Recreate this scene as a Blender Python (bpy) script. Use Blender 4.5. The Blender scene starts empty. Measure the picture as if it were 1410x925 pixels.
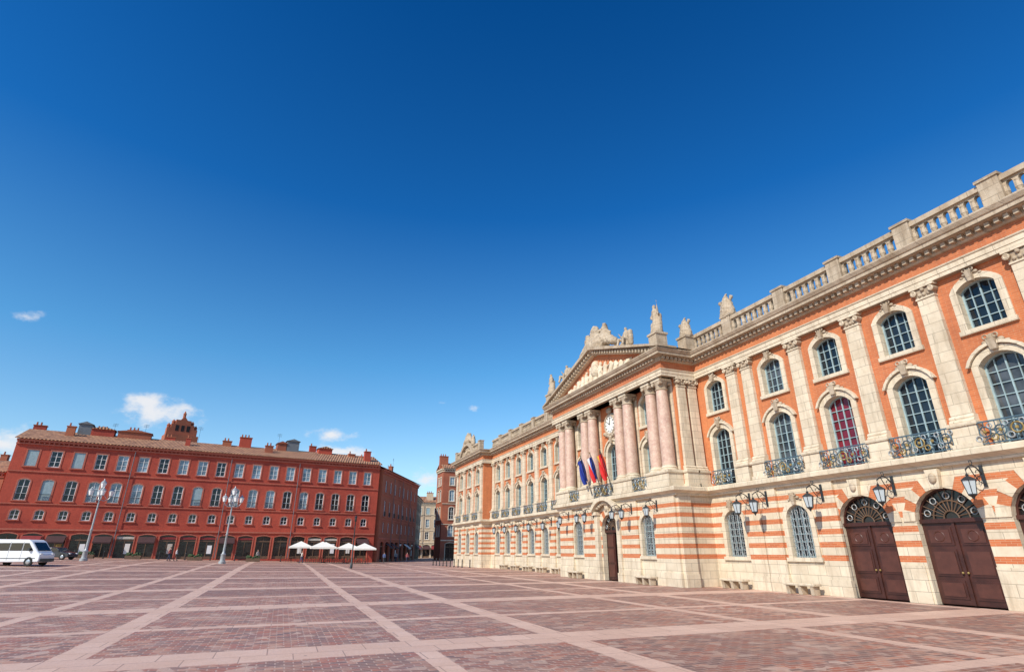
import bpy, bmesh, math, random
from mathutils import Vector, Matrix
random.seed(7)
scene = bpy.context.scene
R = math.radians

# ------------------------------------------------------------------ materials
MAT = {}
def nmat(name):
    m = bpy.data.materials.new(name); m.use_nodes = True
    MAT[name] = m
    nt = m.node_tree
    return m, nt, nt.nodes['Principled BSDF']
def nd(nt, typ, ins=None, **props):
    n = nt.nodes.new(typ)
    for k, v in props.items(): setattr(n, k, v)
    if ins:
        for k, v in ins.items():
            s = n.inputs[k]
            if isinstance(v, bpy.types.NodeSocket): nt.links.new(v, s)
            else: s.default_value = v
    return n
def mth(nt, op, a, b=0.0, c=0.0, clamp=False):
    n = nt.nodes.new('ShaderNodeMath'); n.operation = op; n.use_clamp = clamp
    for i, v in enumerate((a, b, c)):
        if isinstance(v, bpy.types.NodeSocket): nt.links.new(v, n.inputs[i])
        else: n.inputs[i].default_value = v
    return n.outputs[0]
def mixc(nt, f, a, b, blend='MIX'):
    n = nt.nodes.new('ShaderNodeMix'); n.data_type = 'RGBA'; n.blend_type = blend
    def st(s, v):
        if isinstance(v, bpy.types.NodeSocket): nt.links.new(v, s)
        elif isinstance(v, (int, float)): s.default_value = v
        else: s.default_value = (v[0], v[1], v[2], 1)
    st(n.inputs[0], f); st(n.inputs[6], a); st(n.inputs[7], b)
    return n.outputs[2]
def ramp(nt, v, lo, hi, a=0.0, b=1.0):
    n = nt.nodes.new('ShaderNodeMapRange')
    nt.links.new(v, n.inputs[0])
    n.inputs[1].default_value = lo; n.inputs[2].default_value = hi
    n.inputs[3].default_value = a; n.inputs[4].default_value = b
    return n.outputs[0]
def noise_n(nt, vec, scale, detail=5, rough=0.6):
    n = nd(nt, 'ShaderNodeTexNoise', {'Vector': vec, 'Scale': scale, 'Detail': detail, 'Roughness': rough})
    return n.outputs['Fac']
def wallvec(nt):
    tc = nt.nodes.new('ShaderNodeTexCoord')
    sx = nd(nt, 'ShaderNodeSeparateXYZ', {0: tc.outputs['Object']})
    u = mth(nt, 'ADD', sx.outputs[0], sx.outputs[1])
    cb = nd(nt, 'ShaderNodeCombineXYZ', {0: u, 1: sx.outputs[2]})
    return tc.outputs['Object'], sx, cb.outputs[0], u
def bump(nt, bsdf, h, strength=0.3, dist=0.02):
    b = nd(nt, 'ShaderNodeBump', {'Height': h, 'Strength': strength, 'Distance': dist})
    nt.links.new(b.outputs[0], bsdf.inputs['Normal'])
def brick_cols(nt, wv, c1, c2, mo, w, h, ms=0.008, bias=0.0):
    b = nd(nt, 'ShaderNodeTexBrick', {'Vector': wv, 'Color1': (*c1, 1), 'Color2': (*c2, 1), 'Mortar': (*mo, 1),
        'Scale': 1.0, 'Mortar Size': ms, 'Mortar Smooth': 0.3, 'Bias': bias, 'Brick Width': w, 'Row Height': h})
    return b
def streaks(nt, sx, u, sc=1.6):
    cb = nd(nt, 'ShaderNodeCombineXYZ', {0: mth(nt, 'MULTIPLY', u, sc*2.2), 1: mth(nt, 'MULTIPLY', sx.outputs[2], sc*0.25)})
    return noise_n(nt, cb.outputs[0], 1.0, 5, 0.65)
def mat_brick(name, c1, c2, mo, w=0.36, h=0.09, dirt=0.5, rough=0.85):
    m, nt, b = nmat(name)
    ob, sx, wv, u = wallvec(nt)
    br = brick_cols(nt, wv, c1, c2, mo, w, h)
    n1 = noise_n(nt, ob, 0.35, 5)
    n2 = noise_n(nt, ob, 0.09, 3)
    n3 = noise_n(nt, ob, 3.0, 5, 0.7)
    st = streaks(nt, sx, u)
    col = mixc(nt, ramp(nt, n1, 0.35, 0.7, 0, dirt), br.outputs['Color'], tuple(x*0.62 for x in c2))
    col = mixc(nt, ramp(nt, n2, 0.45, 0.6, 0, 0.45), col, (min(1, c1[0]*1.12), c1[1]*1.35, c1[2]*1.3))
    col = mixc(nt, ramp(nt, n3, 0.5, 0.75, 0, 0.4), col, tuple(x*0.7 for x in c2))
    col = mixc(nt, ramp(nt, st, 0.5, 0.78, 0, 0.5), col, tuple(x*0.45+0.015 for x in c1))
    nt.links.new(col, b.inputs['Base Color']); b.inputs['Roughness'].default_value = rough
    bump(nt, b, br.outputs['Fac'], -0.3, 0.01)
def stone_color(nt, ob, sx, wv, u, c, dark=0.45):
    br = brick_cols(nt, wv, c, tuple(x*0.86 for x in c), tuple(x*0.5 for x in c), 1.1, 0.46, 0.014)
    n1 = noise_n(nt, ob, 1.3, 7, 0.65)
    st = streaks(nt, sx, u)
    col = mixc(nt, ramp(nt, n1, 0.42, 0.72, 0, dark), br.outputs['Color'], (c[0]*0.60, c[1]*0.53, c[2]*0.45))
    col = mixc(nt, ramp(nt, st, 0.50, 0.74, 0, 0.35+dark*0.4), col, (c[0]*0.36, c[1]*0.32, c[2]*0.27))
    return col, br
def mat_stone(name, c, dark=0.45):
    m, nt, b = nmat(name)
    ob, sx, wv, u = wallvec(nt)
    col, br = stone_color(nt, ob, sx, wv, u, c, dark)
    nt.links.new(col, b.inputs['Base Color']); b.inputs['Roughness'].default_value = 0.8
    n2 = noise_n(nt, ob, 9.0, 5, 0.7)
    bump(nt, b, n2, 0.45, 0.035)
def mat_plain(name, c, rough=0.6, metal=0.0, var=0.25, sc=3.0, bmp=0.0, spec=0.5):
    m, nt, b = nmat(name)
    tc = nt.nodes.new('ShaderNodeTexCoord')
    n1 = noise_n(nt, tc.outputs['Object'], sc, 4)
    col = mixc(nt, ramp(nt, n1, 0.35, 0.7, 0, 1), c, tuple(x*(1-var) for x in c))
    nt.links.new(col, b.inputs['Base Color'])
    b.inputs['Roughness'].default_value = rough; b.inputs['Metallic'].default_value = metal
    b.inputs['Specular IOR Level'].default_value = spec
    if bmp: bump(nt, b, n1, bmp, 0.02)
    return m

ORA1 = (0.58, 0.172, 0.060); ORA2 = (0.46, 0.120, 0.040)
STONE = (0.73, 0.62, 0.46)
mat_brick('orange_brick', ORA1, ORA2, (0.52, 0.30, 0.18), dirt=0.4)
mat_brick('red_brick', (0.50, 0.068, 0.036), (0.36, 0.043, 0.024), (0.34, 0.10, 0.06), dirt=0.6)
mat_brick('rust_brick', (0.42, 0.11, 0.05), (0.33, 0.085, 0.042), (0.33, 0.18, 0.12), dirt=0.6)
mat_brick('pale_plaster', (0.60, 0.45, 0.30), (0.56, 0.42, 0.28), (0.5, 0.4, 0.3), dirt=0.4)
mat_stone('stone', STONE, 0.5)
mat_stone('old_stone', (0.52, 0.42, 0.305), 0.95)
mat_stone('pink_trim', (0.52, 0.145, 0.09), 0.4)
m, nt, b = nmat('banded_wall')
ob, sx, wv, u = wallvec(nt)
scol, sbr = stone_color(nt, ob, sx, wv, u, STONE, 0.45)
bb = brick_cols(nt, wv, ORA1, ORA2, (0.52, 0.30, 0.18), 0.36, 0.09)
fr = mth(nt, 'FRACT', mth(nt, 'DIVIDE', mth(nt, 'SUBTRACT', sx.outputs[2], 1.62), 0.62))
mk = mth(nt, 'LESS_THAN', fr, 0.42)
mk = mth(nt, 'MULTIPLY', mk, mth(nt, 'GREATER_THAN', sx.outputs[2], 1.6))
mk = mth(nt, 'MULTIPLY', mk, mth(nt, 'LESS_THAN', sx.outputs[2], 5.35))
col = mixc(nt, mk, scol, bb.outputs['Color'])
nt.links.new(col, b.inputs['Base Color']); b.inputs['Roughness'].default_value = 0.82
bump(nt, b, mth(nt, 'SUBTRACT', 1.0, mk), 0.8, 0.05)
m, nt, b = nmat('pink_marble')
ob, sx, wv, u = wallvec(nt)
n1 = noise_n(nt, ob, 2.2, 8, 0.7); n2 = noise_n(nt, ob, 7.0, 6, 0.7)
col = mixc(nt, ramp(nt, n1, 0.35, 0.65), (0.64, 0.45, 0.34), (0.48, 0.29, 0.22))
col = mixc(nt, ramp(nt, n2, 0.5, 0.7, 0, 0.7), col, (0.72, 0.61, 0.48))
nt.links.new(col, b.inputs['Base Color']); b.inputs['Roughness'].default_value = 0.4
m, nt, b = nmat('roof_tiles')
ob, sx, wv, u = wallvec(nt)
d_ = mth(nt, 'SUBTRACT', sx.outputs[0], mth(nt, 'MULTIPLY', sx.outputs[1], 0.15))
w = mth(nt, 'SINE', mth(nt, 'MULTIPLY', d_, 14.0))
n1 = noise_n(nt, ob, 1.2, 7, 0.7)
col = mixc(nt, ramp(nt, n1, 0.35, 0.65), (0.62, 0.32, 0.17), (0.24, 0.11, 0.065))
col = mixc(nt, ramp(nt, w, -1, 0.2, 0.75, 0), col, (0.08, 0.04, 0.03))
nt.links.new(col, b.inputs['Base Color']); b.inputs['Roughness'].default_value = 0.85
bump(nt, b, w, 0.8, 0.06)
def mat_glass(name, c, rough, var=0.5, spec=0.5):
    m, nt, b = nmat(name)
    ob, sx, wv, u = wallvec(nt)
    n1 = noise_n(nt, ob, 0.8, 3); n2 = noise_n(nt, ob, 1.5, 2)
    col = mixc(nt, ramp(nt, n1, 0.35, 0.65), c, tuple(x*(1-var) for x in c))
    nt.links.new(col, b.inputs['Base Color']); b.inputs['Roughness'].default_value = rough
    b.inputs['Specular IOR Level'].default_value = spec
    bump(nt, b, n2, 0.2, 0.08)
mat_glass('window_glass', (0.018, 0.026, 0.036), 0.04, 0.6)
mat_glass('dim_curtain_glass', (0.10, 0.11, 0.12), 0.06, 0.8)
mat_glass('red_curtain_glass', (0.20, 0.010, 0.025), 0.12)
mat_glass('pale_glass', (0.30, 0.44, 0.52), 0.10, 0.7, 0.8)
mat_glass('shop_glass', (0.025, 0.02, 0.02), 0.15)
mat_plain('blue_frame', (0.33, 0.44, 0.46), 0.5)
mat_plain('white_frame', (0.76, 0.76, 0.72), 0.5, var=0.1)
mat_plain('maroon_door', (0.070, 0.022, 0.015), 0.42, var=0.5, sc=2)
mat_plain('door_panel', (0.10, 0.034, 0.023), 0.4, var=0.3)
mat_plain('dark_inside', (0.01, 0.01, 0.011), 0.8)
mat_plain('iron', (0.05, 0.055, 0.06), 0.45, 0.4)
mat_plain('iron_blue', (0.09, 0.15, 0.19), 0.45, 0.2)
mat_plain('gilding', (0.42, 0.29, 0.09), 0.5, 0.2, var=0.6, sc=20)
mat_plain('lead', (0.16, 0.17, 0.18), 0.5)
mat_plain('lantern_glass', (0.50, 0.56, 0.58), 0.12, var=0.1)
mat_plain('lamp_globe', (0.85, 0.85, 0.82), 0.3, var=0.05)
mat_plain('lamp_paint', (0.42, 0.44, 0.44), 0.4, 0.2)
mat_plain('canvas', (0.82, 0.78, 0.70), 0.8, var=0.1)
mat_plain('dark_canvas', (0.07, 0.03, 0.03), 0.8)
mat_plain('red_canvas', (0.25, 0.03, 0.03), 0.8)
mat_plain('blue_cloth', (0.01, 0.03, 0.25), 0.8, var=0.1)
mat_plain('white_cloth', (0.75, 0.74, 0.72), 0.8, var=0.1)
mat_plain('red_cloth', (0.6, 0.02, 0.02), 0.8, var=0.1)
mat_plain('yellow_cloth', (0.7, 0.42, 0.04), 0.8, var=0.1)
mat_plain('wood', (0.16, 0.09, 0.05), 0.6, var=0.4)
mat_plain('white_paint', (0.80, 0.81, 0.82), 0.25, var=0.04)
mat_plain('dark_paint', (0.03, 0.035, 0.045), 0.2, var=0.1)
mat_plain('tyre', (0.02, 0.02, 0.02), 0.8)
mat_plain('alloy', (0.45, 0.45, 0.46), 0.3, 0.8)
mat_plain('auto_glass', (0.02, 0.025, 0.03), 0.05)
mat_plain('tail_red', (0.4, 0.01, 0.01), 0.3)
mat_plain('clock_face', (0.80, 0.78, 0.72), 0.4, var=0.05)
mat_plain('shop_sign', (0.62, 0.55, 0.45), 0.6)
mat_plain('leaf', (0.05, 0.09, 0.03), 0.7, var=0.5, sc=8)

# ------------------------------------------------------------------ mesh builder
class MB:
    def __init__(s, F=None):
        s.v = []; s.f = []; s.m = []; s.mats = []
        s.F = F or (Vector((0, 0, 0)), Vector((1, 0, 0)), Vector((0, 1, 0)))
    def mi(s, m):
        if m not in s.mats: s.mats.append(m)
        return s.mats.index(m)
    def P(s, p):
        O, T, N = s.F
        return O + T*p[0] + N*p[1] + Vector((0, 0, p[2]))
    def add(s, pts, faces, mat):
        b = len(s.v); k = s.mi(mat)
        s.v += [s.P(p) for p in pts]
        for f in faces:
            s.f.append([b+i for i in f]); s.m.append(k)
    def poly(s, pts, mat): s.add(pts, [list(range(len(pts)))], mat)
    def box(s, a0, a1, d0, d1, z0, z1, mat):
        p = [(a, d, z) for a in (a0, a1) for d in (d0, d1) for z in (z0, z1)]
        s.add(p, [(0,1,3,2),(4,6,7,5),(0,4,5,1),(2,3,7,6),(0,2,6,4),(1,5,7,3)], mat)
    def taper(s, c, z0, z1, h0, h1, mat):
        p = []
        for z, h in ((z0, h0), (z1, h1)):
            p += [(c[0]-h[0], c[1]-h[1], z), (c[0]+h[0], c[1]-h[1], z), (c[0]+h[0], c[1]+h[1], z), (c[0]-h[0], c[1]+h[1], z)]
        s.add(p, [(0,1,2,3),(4,5,6,7),(0,1,5,4),(1,2,6,5),(2,3,7,6),(3,0,4,7)], mat)
    def prism(s, poly, d0, d1, mat):
        n = len(poly)
        p = [(a, d0, z) for a, z in poly] + [(a, d1, z) for a, z in poly]
        s.add(p, [list(range(n)), list(range(n, 2*n))] + [(i, (i+1) % n, n+(i+1) % n, n+i) for i in range(n)], mat)
    def prism_s(s, poly, a0, a1, mat):
        n = len(poly)
        p = [(a0, d, z) for d, z in poly] + [(a1, d, z) for d, z in poly]
        s.add(p, [list(range(n)), list(range(n, 2*n))] + [(i, (i+1) % n, n+(i+1) % n, n+i) for i in range(n)], mat)
    def lathe(s, a, d, prof, mat, n=12, rot=0.0):
        p = []; f = []
        for r, z in prof:
            for i in range(n):
                t = rot + 2*math.pi*i/n
                p.append((a+r*math.cos(t), d+r*math.sin(t), z))
        for j in range(len(prof)-1):
            for i in range(n):
                f.append((j*n+i, j*n+(i+1) % n, (j+1)*n+(i+1) % n, (j+1)*n+i))
        f.append(list(range(n))); f.append([(len(prof)-1)*n+i for i in range(n)])
        s.add(p, f, mat)
    def cyl(s, p0, p1, r0, r1, mat, n=8):
        p0 = Vector(p0); p1 = Vector(p1); ax = (p1-p0)
        if ax.length < 1e-6: return
        ax.normalize(); e = ax.orthogonal().normalized(); g = ax.cross(e)
        p = []
        for c, r in ((p0, r0), (p1, r1)):
            for i in range(n):
                t = 2*math.pi*i/n
                p.append(tuple(c + e*(r*math.cos(t)) + g*(r*math.sin(t))))
        s.add(p, [(i, (i+1) % n, n+(i+1) % n, n+i) for i in range(n)] + [list(range(n)), list(range(n, 2*n))], mat)
    def tube(s, pts, r, mat, n=5):
        for a, b in zip(pts[:-1], pts[1:]): s.cyl(a, b, r, r, mat, n)
    def sph(s, c, r, mat, sc=(1, 1, 1), n=8, k=6):
        p = []; f = []
        for j in range(1, k):
            ph = math.pi*j/k
            for i in range(n):
                t = 2*math.pi*i/n
                p.append((c[0]+r*sc[0]*math.sin(ph)*math.cos(t), c[1]+r*sc[1]*math.sin(ph)*math.sin(t), c[2]+r*sc[2]*math.cos(ph)))
        p.append((c[0], c[1], c[2]+r*sc[2])); p.append((c[0], c[1], c[2]-r*sc[2]))
        T = len(p)-2
        for j in range(k-2):
            for i in range(n): f.append((j*n+i, j*n+(i+1) % n, (j+1)*n+(i+1) % n, (j+1)*n+i))
        for i in range(n):
            f.append((T, i, (i+1) % n)); f.append((T+1, (k-2)*n+i, (k-2)*n+(i+1) % n))
        s.add(p, f, mat)
    def ringt(s, c, rad, tube, mat, n=10, k=4):
        p = []; f = []
        for i in range(n):
            t = 2*math.pi*i/n
            for j in range(k):
                q = 2*math.pi*j/k
                rr = rad+tube*math.cos(q)
                p.append((c[0]+rr*math.cos(t), c[1]+tube*math.sin(q), c[2]+rr*math.sin(t)))
        for i in range(n):
            for j in range(k):
                f.append((i*k+j, i*k+(j+1) % k, ((i+1) % n)*k+(j+1) % k, ((i+1) % n)*k+j))
        s.add(p, f, mat)
    def build(s, name, parent=None, smooth=None, bevel=0):
        me = bpy.data.meshes.new(name)
        me.from_pydata([tuple(x) for x in s.v], [], s.f)
        for k in s.mats: me.materials.append(MAT[k])
        me.polygons.foreach_set('material_index', s.m)
        bm = bmesh.new(); bm.from_mesh(me)
        bmesh.ops.recalc_face_normals(bm, faces=bm.faces)
        bm.to_mesh(me); bm.free()
        if smooth:
            me.polygons.foreach_set('use_smooth', [True]*len(me.polygons))
            try: me.set_sharp_from_angle(angle=R(smooth))
            except Exception: pass
        o = bpy.data.objects.new(name, me)
        scene.collection.objects.link(o)
        if bevel:
            md = o.modifiers.new('bevel', 'BEVEL'); md.width = bevel; md.segments = 2; md.limit_method = 'ANGLE'; md.angle_limit = R(35)
        if parent: o.parent = parent
        return o
def empty(name, loc=(0, 0, 0)):
    e = bpy.data.objects.new(name, None); e.location = loc; e.empty_display_size = 1
    scene.collection.objects.link(e); return e
def inst(src, name, loc, rz=0, sc=1.0):
    o = bpy.data.objects.new(name, src.data); o.location = loc; o.rotation_euler = (0, 0, rz); o.scale = (sc,)*3
    for md in src.modifiers:
        n = o.modifiers.new(md.name, md.type)
        if md.type == 'BEVEL': n.width = md.width; n.segments = md.segments; n.limit_method = md.limit_method; n.angle_limit = md.angle_limit
    scene.collection.objects.link(o); return o

def arch(c, w, zs, rise, n=10):
    if rise <= 0: return [(c-w/2+w*i/n, zs) for i in range(n+1)]
    rr = (w*w/4+rise*rise)/(2*rise); cz = zs+rise-rr
    a = math.asin(min(1, (w/2)/rr))
    if rise > w/2: a = math.pi-a
    return [(c+rr*math.sin(-a+2*a*i/n), cz+rr*math.cos(-a+2*a*i/n)) for i in range(n+1)]
def contour(c, w, zb, zs, rise, n=10):
    return [(c-w/2, zb)] + arch(c, w, zs, rise, n) + [(c+w/2, zb)]
def ring(mb, ci, co, d0, d1, mat):
    n = len(ci)
    for i in range(n-1):
        a, b_, c_, d_ = ci[i], ci[i+1], co[i+1], co[i]
        p = [(q[0], d, q[1]) for d in (d0, d1) for q in (a, b_, c_, d_)]
        mb.add(p, [(4, 5, 6, 7), (0, 1, 5, 4), (2, 3, 7, 6)], mat)
    for i in (0, n-1):
        a, d_ = ci[i], co[i]
        mb.poly([(a[0], d0, a[1]), (d_[0], d0, d_[1]), (d_[0], d1, d_[1]), (a[0], d1, a[1])], mat)
def wall(mb, s0, s1, z0, z1, ops, mat, rev=0.35, revmat=None, d=0.0, n=10):
    def rect(a, b_, z, zz):
        if b_-a > 1e-4 and zz-z > 1e-4: mb.poly([(a, d, z), (b_, d, z), (b_, d, zz), (a, d, zz)], mat)
    groups = {}
    for o in ops: groups.setdefault(round(o[0], 3), []).append(o)
    cur = s0
    for c in sorted(groups):
        g = sorted(groups[c], key=lambda o: o[2]); W = max(o[1] for o in g)
        rect(cur, c-W/2, z0, z1); zc = z0
        for (cc, w, zb, zs, rise) in g:
            rect(c-W/2, c+W/2, zc, zb)
            zt = zs+rise+0.02
            rect(c-W/2, c-w/2, zb, zt); rect(c+w/2, c+W/2, zb, zt)
            ar = arch(c, w, zs, rise, n)
            for p, q in zip(ar[:-1], ar[1:]):
                mb.poly([(p[0], d, p[1]), (q[0], d, q[1]), (q[0], d, zt), (p[0], d, zt)], mat)
            if rev:
                ct = contour(c, w, zb, zs, rise, n)
                for p, q in zip(ct, ct[1:]+ct[:1]):
                    mb.poly([(p[0], d, p[1]), (q[0], d, q[1]), (q[0], d-rev, q[1]), (p[0], d-rev, p[1])], revmat or mat)
            zc = zt
        rect(c-W/2, c+W/2, zc, z1)
        cur = c+W/2
    rect(cur, s1, z0, z1)
def topz(c, w, zs, rise, s):
    if rise <= 0: return zs
    rr = (w*w/4+rise*rise)/(2*rise); cz = zs+rise-rr
    return cz+math.sqrt(max(0, rr*rr-(s-c)**2))
def glazing(gl, fr, c, w, zb, zs, rise, dd, nv, nh, fm='blue_frame', gm='window_glass', t=0.07, bt=0.035, mid=True):
    gl.poly([(p[0], dd, p[1]) for p in contour(c, w, zb, zs, rise)], gm)
    ring(fr, contour(c, w-2*t, zb+t, zs, max(0, rise-t)) if rise > 0 else contour(c, w-2*t, zb+t, zs-t, 0),
         contour(c, w, zb, zs, rise), dd+0.004, dd+0.09, fm)
    fr.box(c-w/2, c+w/2, dd+0.006, dd+0.088, zb, zb+t*1.3, fm)
    for i in range(1, nv):
        s = c-w/2+w*i/nv
        b2 = bt*1.7 if (mid and i*2 == nv) else bt
        fr.box(s-b2/2, s+b2/2, dd+0.008, dd+0.07, zb+t, topz(c, w, zs, rise, s)-0.02, fm)
    for j in range(1, nh):
        z = zb+(zs+rise*0.5-zb)*j/nh
        if z > zs-0.02: hw = w/2*0.85
        else: hw = w/2-0.01
        fr.box(c-hw, c+hw, dd+0.01, dd+0.065, z-bt/2, z+bt/2, fm)
def sweep(mb, path, prof, mat):
    n = len(path); offs = []
    pts = [Vector((p[0], p[1])) for p in path]
    for i in range(n):
        ns = []
        for a, b_ in ((i-1, i), (i, i+1)):
            if a >= 0 and b_ < n:
                d = (pts[b_]-pts[a]).normalized(); ns.append(Vector((-d.y, d.x)))
        if len(ns) == 1: offs.append(ns[0])
        else:
            m_ = (ns[0]+ns[1]).normalized(); offs.append(m_/max(0.3, m_.dot(ns[0])))
    p = []; k = len(prof)
    for i in range(n):
        for d, z in prof:
            q = pts[i]+offs[i]*d; p.append((q.x, q.y, z))
    f = []
    for i in range(n-1):
        for j in range(k-1): f.append((i*k+j, i*k+j+1, (i+1)*k+j+1, (i+1)*k+j))
    mb.add(p, f, mat)

# ------------------------------------------------------------------ sculpture / people via remeshed capsules
def blob_object(name, caps, voxel, mat, parent=None, loc=(0, 0, 0), rz=0, sc=1.0, disp=0.0):
    mb = MB()
    for c in caps:
        p0, p1, r0, r1 = c
        mb.sph(p0, r0, mat, n=10, k=8); mb.sph(p1, r1, mat, n=10, k=8); mb.cyl(p0, p1, r0, r1, mat, 10)
    o = mb.build(name, parent)
    o.location = loc; o.rotation_euler = (0, 0, rz); o.scale = (sc,)*3
    md = o.modifiers.new('remesh', 'REMESH'); md.mode = 'VOXEL'; md.voxel_size = voxel; md.use_smooth_shade = True
    if disp:
        tx = bpy.data.textures.new(name+'_tx', 'CLOUDS'); tx.noise_scale = 0.16
        dm = o.modifiers.new('disp', 'DISPLACE'); dm.texture = tx; dm.strength = disp; dm.mid_level = 0.5
    return o
STAND = [((0,0,.05),(0,0,.95),.34,.20),((0,0,.95),(0,0,1.4),.20,.24),((-.22,0,1.42),(.22,0,1.42),.1,.1),((0,0,1.45),(0,-.02,1.62),.08,.08),
 ((0,-.03,1.74),(0,-.03,1.80),.13,.12),((.24,0,1.42),(.42,-.1,1.15),.08,.07),((.42,-.1,1.15),(.5,-.2,1.6),.07,.05),((.5,-.2,1.4),(.52,-.22,2.1),.03,.03),
 ((-.24,0,1.42),(-.38,-.05,1.1),.08,.07),((-.38,-.05,1.1),(-.15,-.2,.95),.07,.05),((.2,.05,.1),(.32,.1,1.1),.22,.13),((-.25,0,.0),(-.2,-.1,.6),.24,.14),((0,0,-.15),(0,0,.02),.42,.42)]
SEAT = [((0,0,0),(0,0,.35),.45,.36),((0,0,.45),(0.05,0,1.0),.24,.26),((-.2,0,1.05),(.25,0,1.05),.1,.1),((.03,0,1.1),(.03,0,1.28),.08,.08),((.03,-.02,1.38),(.03,-.02,1.44),.13,.12),
 ((-.1,-.1,.42),(-.25,-.55,.5),.16,.12),((.15,-.1,.42),(.3,-.5,.45),.16,.12),((-.25,-.55,.5),(-.3,-.65,.0),.12,.09),((.3,-.5,.45),(.4,-.62,0),.12,.09),
 ((-.25,0,1.05),(-.5,-.1,.8),.09,.07),((-.5,-.1,.8),(-.6,-.3,1.15),.07,.05),((.28,0,1.05),(.5,-.05,.75),.09,.07),((.5,-.05,.75),(.75,-.1,.7),.07,.05),((.75,-.1,.0),(.72,-.1,.9),.2,.22),
 ((-.6,0,0),(-.5,.1,.5),.3,.2)]
TROPHY = [((0,0,0),(0,0,.6),.42,.36),((0,0,.6),(0,0,1.0),.38,.32),((0,0,1.15),(0,0,1.35),.24,.2),((0,0,1.4),(.15,.0,1.62),.12,.07),((-.45,0,.1),(-.38,0,.8),.24,.18),((.45,0,.1),(.38,0,.8),.24,.18),
 ((-.5,0,1.15),(.3,0,.2),.07,.06),((.5,0,1.2),(-.3,0,.2),.07,.06),((-.55,0,1.2),(-.45,0,1.0),.14,.1),((.55,0,1.25),(.45,0,1.05),.14,.1)]

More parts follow.
